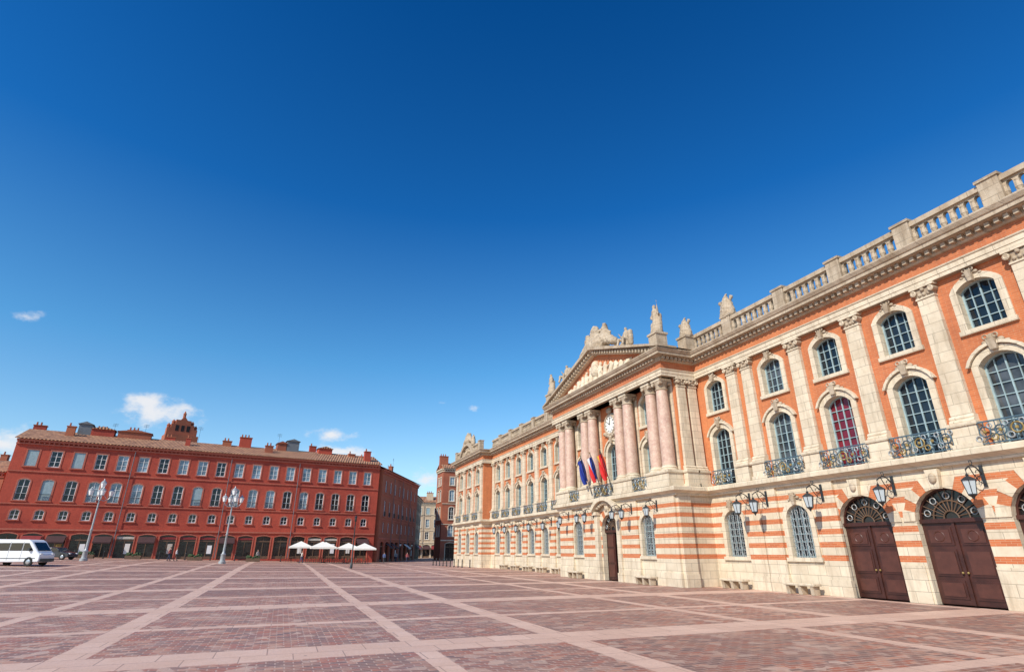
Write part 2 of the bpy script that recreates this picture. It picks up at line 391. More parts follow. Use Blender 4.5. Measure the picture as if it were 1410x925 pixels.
# ------------------------------------------------------------------ ground
def g(x, y):
    a = max(0, min(1, (14-x)/50)); t = max(0, min(1, (y-25)/65)); t = t*t*(3-2*t)
    return 1.35*a*t
def build_ground():
    xs = [-3000, -1200, -500, -220] + [-120+6*i for i in range(41)] + [220, 500, 1200, 3000]
    ys = [-3000, -1200, -500, -200] + [-60+6*i for i in range(44)] + [300, 600, 1300, 3000]
    v = [(x, y, g(x, y)) for y in ys for x in xs]; nx = len(xs)
    f = [(j*nx+i, j*nx+i+1, (j+1)*nx+i+1, (j+1)*nx+i) for j in range(len(ys)-1) for i in range(nx-1)]
    me = bpy.data.meshes.new('plaza_ground'); me.from_pydata(v, [], f)
    me.polygons.foreach_set('use_smooth', [True]*len(me.polygons))
    o = bpy.data.objects.new('plaza_ground', me); scene.collection.objects.link(o)
    m, nt, b = nmat('plaza_paving')
    tc = nt.nodes.new('ShaderNodeTexCoord'); ob = tc.outputs['Object']
    sx = nd(nt, 'ShaderNodeSeparateXYZ', {0: ob})
    wob = noise_n(nt, ob, 1.3, 3)
    X = mth(nt, 'ADD', sx.outputs[0], ramp(nt, wob, 0, 1, -0.05, 0.05)); Y = mth(nt, 'ADD', sx.outputs[1], ramp(nt, wob, 0, 1, 0.05, -0.05))
    u = mth(nt, 'MULTIPLY', mth(nt, 'FRACT', mth(nt, 'DIVIDE', mth(nt, 'ADD', X, 3.5+110), 11.0)), 11.0)
    w = mth(nt, 'MULTIPLY', mth(nt, 'FRACT', mth(nt, 'DIVIDE', mth(nt, 'ADD', Y, -15.3+117), 11.7)), 11.7)
    def band(v, a, c): return mth(nt, 'MULTIPLY', mth(nt, 'GREATER_THAN', v, a), mth(nt, 'LESS_THAN', v, c))
    px = mth(nt, 'ADD', band(u, 0.0, 6.55), band(u, 7.05, 10.3))
    py = mth(nt, 'ADD', band(w, 0.0, 4.4), band(w, 4.9, 10.1))
    panel = mth(nt, 'MULTIPLY', px, py)
    MO = (0.50, 0.34, 0.27)
    br = brick_cols(nt, ob, (0.43, 0.125, 0.07), (0.21, 0.12, 0.098), MO, 0.34, 0.17, 0.018)
    br2 = brick_cols(nt, ob, (0.54, 0.27, 0.18), (0.11, 0.07, 0.07), MO, 0.34, 0.17, 0.018, -0.1)
    wn = nd(nt, 'ShaderNodeTexVoronoi', {'Vector': ob, 'Scale': 3.2})
    n0 = noise_n(nt, ob, 0.12, 4); n1 = noise_n(nt, ob, 1.1, 6, 0.7); n2 = noise_n(nt, ob, 14.0, 5, 0.7)
    n3 = noise_n(nt, ob, 0.30, 5, 0.65)
    vs = nd(nt, 'ShaderNodeSeparateColor', {0: wn.outputs['Color']})
    pc = mixc(nt, ramp(nt, vs.outputs[0], 0.45, 0.6), br.outputs['Color'], br2.outputs['Color'])
    pc = mixc(nt, ramp(nt, vs.outputs[1], 0.86, 0.90, 0, 0.7), pc, (0.62, 0.43, 0.33))
    pid = nd(nt, 'ShaderNodeCombineXYZ', {0: mth(nt, 'FLOOR', mth(nt, 'DIVIDE', mth(nt, 'ADD', X, 3.5+110), 5.5)), 1: mth(nt, 'FLOOR', mth(nt, 'DIVIDE', mth(nt, 'ADD', Y, -15.3+117), 5.85))})
    wv_ = nd(nt, 'ShaderNodeTexWhiteNoise', {'Vector': pid.outputs[0]}, noise_dimensions='2D')
    pc = mixc(nt, ramp(nt, wv_.outputs['Value'], 0.2, 1.0, 0, 0.55), pc, (0.20, 0.115, 0.095))
    pc = mixc(nt, ramp(nt, n0, 0.4, 0.65, 0, 0.25), pc, (0.36, 0.20, 0.145))
    sl = brick_cols(nt, ob, (0.74, 0.50, 0.385), (0.65, 0.42, 0.315), (0.34, 0.21, 0.16), 1.05, 0.85, 0.014)
    sc_ = mixc(nt, ramp(nt, n1, 0.38, 0.72, 0, 0.5), sl.outputs['Color'], (0.50, 0.315, 0.235))
    col = mixc(nt, panel, sc_, pc)
    col = mixc(nt, ramp(nt, n2, 0.5, 0.8, 0, 0.4), col, (0.22, 0.13, 0.095))
    col = mixc(nt, ramp(nt, n3, 0.54, 0.72, 0, 0.42), col, (0.68, 0.47, 0.36))
    # gum spots, worn patches
    sp = nd(nt, 'ShaderNodeTexVoronoi', {'Vector': ob, 'Scale': 1.1})
    col = mixc(nt, ramp(nt, sp.outputs['Distance'], 0.035, 0.05, 0.5, 0), col, (0.10, 0.07, 0.06))
    nt.links.new(col, b.inputs['Base Color'])
    nt.links.new(ramp(nt, n1, 0.3, 0.7, 0.42, 0.7), b.inputs['Roughness'])
    h = mth(nt, 'ADD', mth(nt, 'MULTIPLY', br.outputs['Fac'], mth(nt, 'MULTIPLY', panel, -1.0)), mth(nt, 'MULTIPLY', n2, 0.7))
    bump(nt, b, h, 0.7, 0.018)
    me.materials.append(m)
build_ground()

# ------------------------------------------------------------------ CITY HALL
V = Vector
PXF = 23.95
PXG = 23.15
FW = (V((25.8, 0, 0)), V((0, 1, 0)), V((-1, 0, 0)))
FP = (V((PXF, 0, 0)), V((0, 1, 0)), V((-1, 0, 0)))
FG = (V((PXG, 0, 0)), V((0, 1, 0)), V((-1, 0, 0)))
FE = (V((24.4, 0, 0)), V((0, 1, 0)), V((-1, 0, 0)))
hall = empty('city_hall', (25.8, 38.3, 0))
def hb(mb, name, **k):
    o = mb.build(name, None, **k); o.parent = hall; o.matrix_parent_inverse = Matrix.Translation(hall.location).inverted(); return o
W_, ST, FR, GL, DR, RL, CO, OR = MB(), MB(), MB(), MB(), MB(), MB(), MB(), MB()
allmb = (W_, ST, FR, GL, DR, RL, CO, OR)
def setF(F):
    for q in allmb: q.F = F
GW = (1.5, 1.75, 3.8, 0.62); DO = (2.6, 0.0, 3.3, 1.3); F1 = (1.55, 5.95, 9.15, 0.42); F2 = (1.45, 10.75, 12.5, 0.32)
REV = 0.38
def railing(s, hw, d=0.42, z0=5.97, z1=6.9):
    RL.box(s-hw, s+hw, d-0.03, d+0.03, z1-0.05, z1, 'iron_blue'); RL.box(s-hw, s+hw, d-0.02, d+0.02, z0+0.04, z0+0.08, 'iron_blue')
    n = int(hw*2/0.2)
    for i in range(n+1):
        a = s-hw+2*hw*i/n
        RL.box(a-0.012, a+0.012, d-0.012, d+0.012, z0+0.08, z1-0.05, 'iron_blue')
    for k in range(-2, 3):
        c = s+k*hw*0.42
        RL.ringt((c, d+0.03, z0+0.5), 0.2, 0.030, 'gilding' if k == 0 else 'iron_blue')
        RL.ringt((c+hw*0.2, d+0.03, z0+0.26), 0.11, 0.026, 'gilding' if k % 2 else 'lamp_paint')
        RL.ringt((c-hw*0.16, d+0.03, z0+0.72), 0.09, 0.024, 'lamp_paint')
        RL.sph((c, d+0.05, z0+0.5), 0.07, 'gilding', n=6, k=4)
    RL.cyl((s-hw*0.9, d+0.04, z0+0.15), (s, d+0.04, z0+0.8), 0.022, 0.022, 'iron_blue', 5)
    RL.cyl((s+hw*0.9, d+0.04, z0+0.15), (s, d+0.04, z0+0.8), 0.022, 0.022, 'iron_blue', 5)
def ornament(s, z, d=0.1, k=1.0):
    OR.sph((s, d, z+0.12), 0.2*k, 'old_stone', (1, 0.7, 1.2), 8, 6)
    for sg in (-1, 1):
        OR.sph((s+sg*0.27*k, d, z+0.02), 0.13*k, 'old_stone', (1.2, 0.7, 0.8), 7, 5)
        OR.sph((s+sg*0.47*k, d-0.02, z-0.08), 0.09*k, 'old_stone', (1.3, 0.7, 0.8), 7, 5)
        OR.ringt((s+sg*0.18*k, d+0.1, z+0.22*k), 0.09*k, 0.035, 'old_stone', 8, 4)
    OR.taper((s, d), z-0.35, z+0.1, (0.11*k, 0.14), (0.17*k, 0.18), 'old_stone')
def ground_window(s):
    ring(ST, contour(s, GW[0], GW[1], GW[2], GW[3]), contour(s, GW[0]+0.56, GW[1], GW[2], GW[3]+0.26), 0, 0.07, 'stone')
    ST.box(s-GW[0]/2-0.38, s+GW[0]/2+0.38, -REV+0.1, 0.14, GW[1]-0.2, GW[1]-0.003, 'stone')
    glazing(GL, FR, s, *GW, -REV+0.02, 4, 6, t=0.06, bt=0.05)
    for i in range(1, 9):
        a = s-GW[0]/2+GW[0]*i/9
        RL.box(a-0.011, a+0.011, -0.10, -0.078, GW[1], topz(s, GW[0], GW[2], GW[3], a), 'lamp_paint')
    for j in range(7):
        z = GW[1]+0.12+j*0.36
        for i in range(4):
            a = s-GW[0]/2+GW[0]*(i+0.5)/4
            if z+0.1 < topz(s, GW[0], GW[2], GW[3], a): RL.ringt((a, -0.09, z), 0.13, 0.014, 'lamp_paint', 8, 3)
    ornament(s, GW[2]+GW[3]+0.36, d=0.08, k=0.8)
def voussoirs(s, w, zs, r, n=11):
    for i in range(n):
        a0 = math.pi*i/n; a1 = math.pi*(i+1)/n; ro = r+(0.53 if i % 2 == 0 else 0.46)
        p = []
        for a, rr in ((a0, r), (a1, r), (a1, ro), (a0, ro)): p.append((s+rr*math.cos(a), zs+rr*math.sin(a)))
        ST.prism(p, 0.004, 0.055 if i % 2 == 0 else 0.035, 'stone' if i % 2 == 0 else 'orange_brick')
    ST.taper((s, 0.12), zs+r-0.05, zs+r+0.75, (0.17, 0.11), (0.27, 0.14), 'stone')
    OR.sph((s, 0.27, zs+r+0.38), 0.17, 'old_stone', (1, 0.6, 1.3))
def door(s, w=2.6, zs=3.3, rise=1.3, opened=False):
    dd = -0.30
    hw = w/2
    if not opened:
        for sg in (-1, 1):
            a0, a1 = (s-hw, s-0.012) if sg < 0 else (s+0.012, s+hw)
            DR.box(a0, a1, dd-0.08, dd, 0.04, zs-0.1, 'maroon_door')
            c = (a0+a1)/2; q = (a1-a0)/2-0.14
            for z0, z1 in ((0.25, 0.95), (1.1, 2.15), (2.3, 3.02)):
                DR.box(c-q, c+q, dd, dd+0.035, z0, z1, 'maroon_door')
                DR.box(c-q+0.09, c+q-0.09, dd+0.035, dd+0.06, z0+0.09, z1-0.09, 'door_panel')
            DR.ringt((c, dd+0.06, 2.66), 0.2, 0.025, 'door_panel', 12, 4)
            DR.sph((s+sg*0.1, dd+0.09, 1.25), 0.045, 'gilding')
        DR.box(s-0.05, s+0.05, dd, dd+0.07, 0.04, zs-0.1, 'maroon_door')
        DR.box(s-hw, s+hw, dd-0.1, dd+0.12, zs-0.1, zs+0.06, 'maroon_door')
    GL.poly([(p[0], dd-0.06, p[1]) for p in contour(s, w, zs, zs, rise)], 'shop_glass' if not opened else 'dark_inside')
    for i in range(1, 12):
        a = math.pi*i/12
        DR.cyl((s+0.3*math.cos(a), dd, zs+0.06+0.3*math.sin(a)), (s+(hw-0.08)*math.cos(a), dd, zs+(rise-0.06)*math.sin(a)), 0.02, 0.02, 'wood', 5)
    for rr in (0.3, 0.72): 
        pts = [(s+rr*math.cos(math.pi*i/14), dd, zs+0.06+rr*math.sin(math.pi*i/14)) for i in range(15)]
        DR.tube(pts, 0.028, 'wood')
    for i in range(5):
        a = math.pi*(i+0.5)/5
        DR.ringt((s+0.98*math.cos(a), dd+0.01, zs+0.98*math.sin(a)), 0.13, 0.022, 'lamp_paint', 9, 4)
    ring(DR, contour(s, w-0.16, zs, zs, rise-0.08), contour(s, w, zs, zs, rise), dd-0.05, dd+0.05, 'maroon_door')
def upper(s, gm='window_glass', second=True, rail=1.25, first=F1, rd=0.42):
    ring(ST, contour(s, *first), contour(s, first[0]+0.56, first[1], first[2], first[3]+0.27), 0, 0.09, 'stone')
    glazing(GL, FR, s, *first, -REV+0.02, 4, 7, gm=gm)
    hi = contour(s, first[0]+0.6, first[2]-0.05, first[2]+0.02, first[3]+0.29); ho = contour(s, first[0]+0.86, first[2]-0.05, first[2]+0.02, first[3]+0.42)
    ring(ST, hi[1:-1], ho[1:-1], 0.003, 0.2, 'stone')
    ornament(s, first[2]+first[3]+0.42)
    if rail: railing(s, rail, rd)
    if second:
        ring(ST, contour(s, *F2), contour(s, F2[0]+0.54, F2[1], F2[2], F2[3]+0.26), 0, 0.08, 'stone')
        ST.box(s-1.05, s+1.05, -REV+0.1, 0.13, F2[1]-0.2, F2[1]-0.003, 'stone')
        glazing(GL, FR, s, *F2, -REV+0.02, 4, 4, gm=random.choice(['window_glass', 'window_glass', 'dim_curtain_glass']))
        ornament(s, F2[2]+F2[3]+0.26, k=0.75)
def pilaster(s, w=0.84, pier=True):
    if pier: 
        W_.box(s-0.62, s+0.62, 0.002, 0.16, 0.0, 5.49, 'banded_wall')
        ST.box(s-0.66, s+0.66, 0.0, 0.2, 0.0, 0.75, 'stone')
    ST.box(s-w/2-0.14, s+w/2+0.14, 0.0, 0.46, 5.95, 6.15, 'stone')
    ST.box(s-w/2-0.08, s+w/2+0.08, 0.0, 0.40, 6.15, 6.86, 'stone')
    ST.box(s-w/2-0.15, s+w/2+0.15, 0.0, 0.47, 6.86, 7.0, 'stone')
    ST.prism_s([(0, 7.0), (0.34, 7.0), (0.36, 7.06), (0.34, 7.12), (0.27, 7.16), (0.30, 7.22), (0.28, 7.28), (0.23, 7.32), (0, 7.32)], s-w/2-0.06, s+w/2+0.06, 'stone')
    ST.taper((s, 0.11), 7.32, 12.72, (w/2, 0.11), (w/2*0.9, 0.10), 'stone')
    capital(s, 0.0, w*0.9)
def capital(s, d, w, z=12.72, zt=13.34, md=0.22):
    ST.box(s-w/2-0.03, s+w/2+0.03, d, d+md+0.04, z, z+0.07, 'stone')
    ST.taper((s, d+md/2), z+0.07, z+0.46, (w/2, md/2), (w/2+0.06, md/2+0.06), 'old_stone')
    for sg in (-1, 1):
        ST.cyl((s+sg*(w/2), d+0.02, z+0.34), (s+sg*(w/2), d+md+0.14, z+0.34), 0.14, 0.14, 'old_stone', 10)
        ST.ringt((s+sg*w/2, d+md+0.14, z+0.34), 0.09, 0.025, 'stone', 8, 4)
    OR.sph((s, d+md+0.06, z+0.42), 0.1, 'old_stone', n=7, k=5)
    for k in (-1, 0, 1): OR.sph((s+k*w*0.25, d+md+0.04, z+0.2), 0.08, 'old_stone', (1, .6, 1.2), 6, 5)
    ST.box(s-w/2-0.15, s+w/2+0.15, d, d+md+0.15, z+0.5, zt, 'stone')

near_win = [12.0, 15.65, 19.4, 23.15, 8.3, 4.55, 0.8]
doors_at = [12.0, 15.65, 19.4]
far_win = [52.0, 55.7, 59.4, 63.1, 66.8, 70.4]
setF(FW)
def wing_walls(s0, s1, ops):
    lo = [o for o in ops if o[2] < 5]; hi = [o for o in ops if o[2] > 5]
    wall(W_, s0, s1, 0, 5.5, lo, 'banded_wall', REV, 'stone')
    wall(W_, s0, s1, 5.5, 13.4, hi, 'orange_brick', REV, 'stone')
ops = []
for s in near_win:
    ops.append((s,)+(DO if s in doors_at else GW)); ops.append((s,)+F1); ops.append((s,)+F2)
s = 28.0; ops += [(s,)+GW, (s,)+F1, (s,)+F2]
wing_walls(-6, 29.9, ops)
for s in near_win+[28.0]:
    if s in doors_at: door(s); voussoirs(s, 2.6, 3.3, 1.3)
    else: ground_window(s)
    upper(s, 'red_curtain_glass' if s == 19.4 else ('dim_curtain_glass' if s in (12.0, 23.15) else 'window_glass'), rail=1.3 if s != 28.0 else 0.8)
near_pil = [-1.05, 2.7, 6.4, 10.15, 13.85, 17.55, 21.25, 24.95, 26.25]
for s in near_pil: pilaster(s, pier=s not in (13.85, 17.55, 10.15))
for s in (13.85, 17.55, 10.15): ST.box(s-0.5, s+0.5, 0, 0.06, 0, 1.5, 'stone')
ops = []
for s in far_win: ops += [(s,)+GW, (s,)+F1, (s,)+F2]
wing_walls(46.7, 72.6, ops)
for s in far_win: ground_window(s); upper(s, rail=1.3)
for s in [49.0, 50.1, 53.85, 57.55, 61.25, 64.95, 68.65, 72.0]: pilaster(s)
setF(FE)
ops = []
ew = [75.0, 79.0, 83.0]
for s in ew: ops += [(s,)+GW, (s,)+F1, (s,)+F2]
wing_walls(72.6, 85.5, ops)
for s in ew: ground_window(s); upper(s, rail=1.1)
for s in [73.2, 76.9, 81.1, 84.9]: pilaster(s, 0.75)
cw = [33.3, 43.3]
DP = (2.4, 0.0, 3.5, 1.2)
F1c = (1.7, 5.95, 9.3, 0.85)
cols = [38.3+q for q in (-7.75, -6.45, -3.4, -2.1, 2.1, 3.4, 6.45, 7.75)]
setF(FG)
ops = [(38.3,)+DP]+[(s,)+GW for s in cw]
wall(W_, 29.9, 46.7, 0, 5.5, ops, 'banded_wall', REV, 'stone')
for s in cw: ground_window(s)
voussoirs(38.3, 2.4, 3.5, 1.2)
door(38.3, 2.4, 3.5, 1.2, opened=True)
for sg in (-1, 1):
    DR.box(38.3+sg*1.12-0.05, 38.3+sg*1.12+0.05, -1.5, -0.36, 0.04, 3.4, 'maroon_door')
DR.box(37.1, 39.5, -0.36, -0.26, 3.38, 3.56, 'maroon_door')
DR.box(38.3, 39.45, -0.44, -0.36, 0.04, 3.38, 'maroon_door')
for z0, z1 in ((0.25, 1.1), (1.25, 2.2), (2.35, 3.2)): DR.box(38.45, 39.3, -0.36, -0.32, z0, z1, 'door_panel')
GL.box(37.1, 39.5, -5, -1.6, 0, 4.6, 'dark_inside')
for sg in (-1, 1):
    ST.box(38.3+sg*1.60-0.24, 38.3+sg*1.60+0.24, 0, 0.3, 0, 4.7, 'stone')
    ST.box(38.3+sg*1.60-0.3, 38.3+sg*1.60+0.3, 0, 0.36, 0, 0.6, 'stone')
    ST.box(38.3+sg*1.60-0.3, 38.3+sg*1.60+0.3, 0, 0.45, 4.7, 4.95, 'stone')
hi = arch(38.3, 3.3, 4.95, 0.75, 14); ho = arch(38.3, 4.0, 4.95, 1.05, 14)
ring(ST, hi, ho, 0, 0.65, 'stone')
for k in range(9):
    OR.sph((38.3+(k-4)*0.3, 0.3, 5.2+0.35*math.cos((k-4)*0.38)), 0.2, 'old_stone', (1, .8, .9))
for a, b_ in ((0, 1), (2, 3), (4, 5), (6, 7)):
    s0, s1 = cols[a]-0.6, cols[b_]+0.6
    W_.box(s0+0.05, s1-0.05, 0.002, 0.16, 0, 5.49, 'banded_wall')
    ST.box(s0, s1, 0.0, 0.22, 0, 0.8, 'stone')
setF(FP)
ops = [(38.3,)+F1c]
for s in cw: ops += [(s,)+F1, (s,)+F2]
wall(W_, 29.9, 46.7, 5.5, 13.4, ops, 'orange_brick', REV, 'stone')
for s in cw: upper(s, rail=1.0, rd=1.08)
upper(38.3, second=False, rail=1.45, first=F1c, rd=1.2)
ST.box(29.95, 46.65, -0.1, 0.9, 5.7, 5.965, 'stone')
ST.cyl((38.3, 0, 11.75), (38.3, 0.18, 11.75), 0.98, 0.92, 'stone', 32)
ST.ringt((38.3, 0.18, 11.75), 0.78, 0.1, 'old_stone', 32, 6)
DR.cyl((38.3, 0.18, 11.75), (38.3, 0.2, 11.75), 0.7, 0.7, 'clock_face', 32)
for i in range(12):
    a = math.pi*i/6
    DR.cyl((38.3+0.52*math.cos(a), 0.212, 11.75+0.52*math.sin(a)), (38.3+0.65*math.cos(a), 0.212, 11.75+0.65*math.sin(a)), 0.035, 0.035, 'iron', 4)
DR.cyl((38.3, 0.225, 11.75), (38.3-0.1, 0.225, 12.3), 0.03, 0.02, 'iron', 4)
DR.cyl((38.3, 0.235, 11.75), (38.6, 0.235, 11.95), 0.035, 0.025, 'iron', 4)
for k in range(-3, 4):
    OR.sph((38.3+k*0.3, 0.15, 10.72+abs(k)*0.12), 0.17, 'old_stone')
OR.sph((38.3, 0.2, 12.9), 0.28, 'old_stone', (1.4, .7, 1))
for s in cols:
    CO.lathe(s, 0.62, [(0.56, 7.05), (0.56, 7.14), (0.50, 7.17), (0.53, 7.23), (0.50, 7.29), (0.46, 7.32), (0.45, 7.4)], 'stone', 20)
    CO.lathe(s, 0.62, [(0.445, 7.38), (0.45, 8.6), (0.445, 9.8), (0.42, 11.2), (0.385, 12.55)], 'pink_marble', 24)
    CO.lathe(s, 0.62, [(0.385, 12.5), (0.44, 12.55), (0.44, 12.62), (0.38, 12.66), (0.41, 12.9), (0.50, 13.12), (0.40, 13.14)], 'old_stone', 16)
    for sg in (-1, 1):
        for dd in (0.25, 0.99): CO.cyl((s+sg*0.36, dd-0.1, 13.0), (s+sg*0.36, dd+0.1, 13.0), 0.15, 0.15, 'old_stone', 9)
    CO.box(s-0.5, s+0.5, 0.12, 1.12, 13.14, 13.32, 'stone')
    ST.box(s-0.42, s+0.42, 0, 0.1, 7.0, 13.3, 'stone')
for a, b_ in ((0, 1), (2, 3), (4, 5), (6, 7)):
    s0, s1 = cols[a]-0.62, cols[b_]+0.62
    ST.box(s0-0.04, s1+0.04, 0, 1.26, 5.967, 6.16, 'stone'); ST.box(s0+0.03, s1-0.03, 0, 1.2, 6.16, 6.85, 'stone'); ST.box(s0-0.05, s1+0.05, 0, 1.28, 6.85, 7.04, 'stone')
def retwall(xw, xg, xu, y, pil):
    setF((V((xw, y, 0)), V((-1, 0, 0)), V((0, -1, 0))))
    wall(W_, 0, xw-xg, 0, 5.5, [], 'banded_wall'); wall(W_, 0, xw-xu, 5.5, 13.4, [], 'orange_brick')
    for p in pil: pilaster(p, 0.72, pier=False)
retwall(25.8, PXG, PXF, 29.9, (0.5, 1.42))
W_.box(1.7, 2.648, 0.002, 0.16, 0, 5.49, 'banded_wall'); ST.box(1.66, 2.65, 0, 0.2, 0, 0.75, 'stone')
retwall(25.8, 24.4, 24.4, 72.6, ())
setF((V((0, 0, 0)), V((1, 0, 0)), V((0, 1, 0))))
W_.poly([(25.8, 46.7, 0), (PXG, 46.7, 0), (PXG, 46.7, 5.5), (25.8, 46.7, 5.5)], 'banded_wall')
W_.poly([(25.8, 46.7, 5.5), (PXF, 46.7, 5.5), (PXF, 46.7, 13.4), (25.8, 46.7, 13.4)], 'orange_brick')
W_.poly([(24.4, 85.5, 0), (50, 85.5, 0), (50, 85.5, 15), (24.4, 85.5, 15)], 'orange_brick')
W_.poly([(50, -6, 0), (50, 85.5, 0), (50, 85.5, 15), (50, -6, 15)], 'orange_brick')
W_.poly([(25.8, -6, 0), (50, -6, 0), (50, -6, 15), (25.8, -6, 15)], 'orange_brick')
W_.box(26.4, 49.5, -5.5, 85, 0.05, 15.0, 'dark_inside')
path = [(25.8, -6), (25.8, 29.9), (PXG, 29.9), (PXG, 46.7), (25.8, 46.7), (25.8, 72.6), (24.4, 72.6), (24.4, 85.5), (50, 85.5)]
CN = MB()
sweep(CN, path, [(0, 5.42), (0.20, 5.42), (0.24, 5.55), (0.44, 5.66), (0.52, 5.70), (0.52, 5.90), (0.48, 5.95), (0, 5.955)], 'stone')
def entab(mb, path, off=0.0, zo=0.0):
    A = [(0, 13.34), (0.30, 13.34), (0.30, 13.52), (0.33, 13.53), (0.33, 13.74), (0.38, 13.78), (0.38, 13.84), (0.26, 13.85)]
    B = [(0.26, 13.85), (0.26, 14.36)]
    C = [(0.26, 14.36), (0.36, 14.38), (0.40, 14.46), (0.40, 14.66), (0.52, 14.68), (0.84, 14.72), (0.84, 14.90), (0.90, 14.92), (1.0, 15.08), (1.0, 15.14), (-0.6, 15.2)]
    for pr, mt in ((A, 'stone'), (B, 'orange_brick'), (C, 'old_stone')): sweep(mb, path, [(d+off, z+zo) for d, z in pr], mt)
PE_X = PXF-0.9
entab(CN, [(25.8, -6), (25.8, 29.9)])
entab(CN, [(26.5, 29.9), (PE_X, 29.9), (PE_X, 46.7), (26.5, 46.7)], 0.04, 0.004)
entab(CN, [(25.8, 46.7), (25.8, 72.6), (24.4, 72.6), (24.4, 85.5), (50, 85.5)])
def dentils(x, y0, y1, d):
    n = int((y1-y0)/0.34)
    for i in range(n):
        y = y0+(y1-y0)*(i+0.5)/n
        CN.box(x-d-0.22, x-d, y-0.09, y+0.09, 14.48, 14.67, 'old_stone')
dentils(25.8, -6, 29.0, 0.405); dentils(PE_X, 29.9, 46.7, 0.445); dentils(25.8, 47.8, 72.0, 0.405); dentils(24.4, 72.6, 85.5, 0.405)
for i in range(8): CN.box(25.2-i*0.34-0.09, 25.2-i*0.34+0.09, 29.9-0.445-0.22, 29.9-0.445, 14.48, 14.67, 'old_stone')
CN.add([(26.2, -5.9, 15.16), (49.9, -5.9, 15.16), (49.9, 85.4, 15.16), (26.2, 85.4, 15.16)], [(0, 1, 2, 3)], 'lead')
CN.add([(23.4, 30.5, 15.18), (26.2, 30.5, 15.18), (26.2, 46, 15.18), (23.4, 46, 15.18)], [(0, 1, 2, 3)], 'lead')
hb(CN, 'cornice')
# arcaded balustrade: rounded slots between stocky balusters
BA = MB(FW)
def balus(F, s0, s1, posts, d=0.25):
    BA.F = F
    BA.box(s0, s1, d-0.24, d+0.24, 15.2, 15.42, 'old_stone')
    BA.box(s0, s1, d-0.22, d+0.22, 16.20, 16.44, 'old_stone')
    for p in posts: 
        BA.box(p-0.38, p+0.38, d-0.31, d+0.31, 15.2, 16.48, 'old_stone'); BA.box(p-0.44, p+0.44, d-0.37, d+0.37, 16.48, 16.60, 'old_stone')
    ps = sorted(posts+[s0-0.38, s1+0.38])
    for a, b_ in zip(ps[:-1], ps[1:]):
        L = (b_-a)-0.76
        if L < 0.3: continue
        n = max(1, int(round(L/0.43))); pw = L/n
        ops = [(a+0.38+pw*(i+0.5), pw*0.56, 15.44, 16.0, pw*0.27) for i in range(n)]
        wall(BA, a+0.38, b_-0.38, 15.42, 16.20, ops, 'old_stone', 0.20, 'old_stone', d+0.10, 6)
        wall(BA, a+0.38, b_-0.38, 15.42, 16.20, ops, 'old_stone', 0, 'old_stone', d-0.10, 6)
        for i in range(n+1):     # turned relief on each baluster
            c = a+0.38+pw*i
            BA.lathe(c, d+0.02, [(0.09, 15.5), (0.14, 15.66), (0.13, 15.76), (0.09, 15.92), (0.12, 15.98)], 'old_stone', 8)
balus(FW, -6, 29.0, [-1.05, 2.7, 6.4, 10.15, 13.85, 17.55, 21.25, 25.6])
balus(FW, 47.5, 72.0, [50.1, 53.85, 57.55, 61.25, 64.95, 68.65])
balus(FE, 72.9, 85.3, [73.3, 76.9, 81.1, 84.9])
BA.F = (V((0, 0, 0)), V((1, 0, 0)), V((0, 1, 0)))
for x, y in ((25.1, 29.4), (PE_X-0.3, 29.6), (PE_X-0.3, 47.0), (25.1, 47.4)):
    BA.box(x-0.45, x+0.45, y-0.45, y+0.45, 15.15, 16.25, 'old_stone'); BA.box(x-0.52, x+0.52, y-0.52, y+0.52, 16.25, 16.4, 'old_stone')
hb(BA, 'roof_balustrade')
PE = MB((V((PE_X, 0, 0)), V((0, 1, 0)), V((-1, 0, 0))))
c = 38.3; hw = 9.35; zb = 15.16; ap = 18.15
PE.poly([(c-hw+0.6, 0.2, zb), (c+hw-0.6, 0.2, zb), (c, 0.2, ap-0.25)], 'orange_brick')
for sg in (-1, 1):
    PE.prism([(c+sg*hw, zb), (c+sg*(hw-1.3), zb), (c, ap-0.46), (c, ap-0.1)], 0.0, 0.55, 'stone')
    PE.prism([(c+sg*(hw+0.15), zb+0.02), (c+sg*(hw+0.15), zb+0.16), (c, ap+0.2), (c, ap-0.1)], -0.6, 1.0, 'old_stone')
    PE.poly([(c+sg*(hw+0.1), -0.6, zb+0.1), (c, -0.6, ap+0.1), (c, -8, ap+0.1), (c+sg*(hw+0.1), -8, zb+0.1)], 'roof_tiles')
    n = 24
    for i in range(1, n):
        t = i/n; s = c+sg*hw*(1-t); z = zb+(ap-zb)*t
        PE.box(s-0.09, s+0.09, 0.55, 0.8, z-0.38, z-0.12, 'old_stone')
PE.poly([(c-hw, -8, zb), (c+hw, -8, zb), (c, -8, ap)], 'orange_brick')
hb(PE, 'pediment')
def hblob(name, caps, voxel, loc, rz, sc, disp=0.08, mat='old_stone'):
    o = blob_object(name, caps, voxel, mat, None, loc, rz, sc, disp)
    o.parent = hall; o.matrix_parent_inverse = Matrix.Translation(hall.location).inverted(); return o
rel = []
for k in range(-7, 8):
    h = (8.2-abs(k)*0.98)/8.2*2.1
    if h < 0.35: continue
    a = k*0.78
    rel += [((0, a, 0.1), (0, a+random.uniform(-.25, .25), h*0.62), 0.32, 0.2), ((0, a+random.uniform(-.2, .2), h*0.72), (0, a, h*0.78), 0.15, 0.14),
            ((0, a, h*0.5), (0, a+random.choice((-.6, .6)), h*random.uniform(.3, .8)), 0.11, 0.08)]
rel += [((0, 0, 0.9), (0, 0, 1.5), 0.5, 0.4)]
hblob('tympanum_relief', rel, 0.07, (PE_X-0.28, 38.3, 15.25), 0, 1.0, 0.06, 'stone')
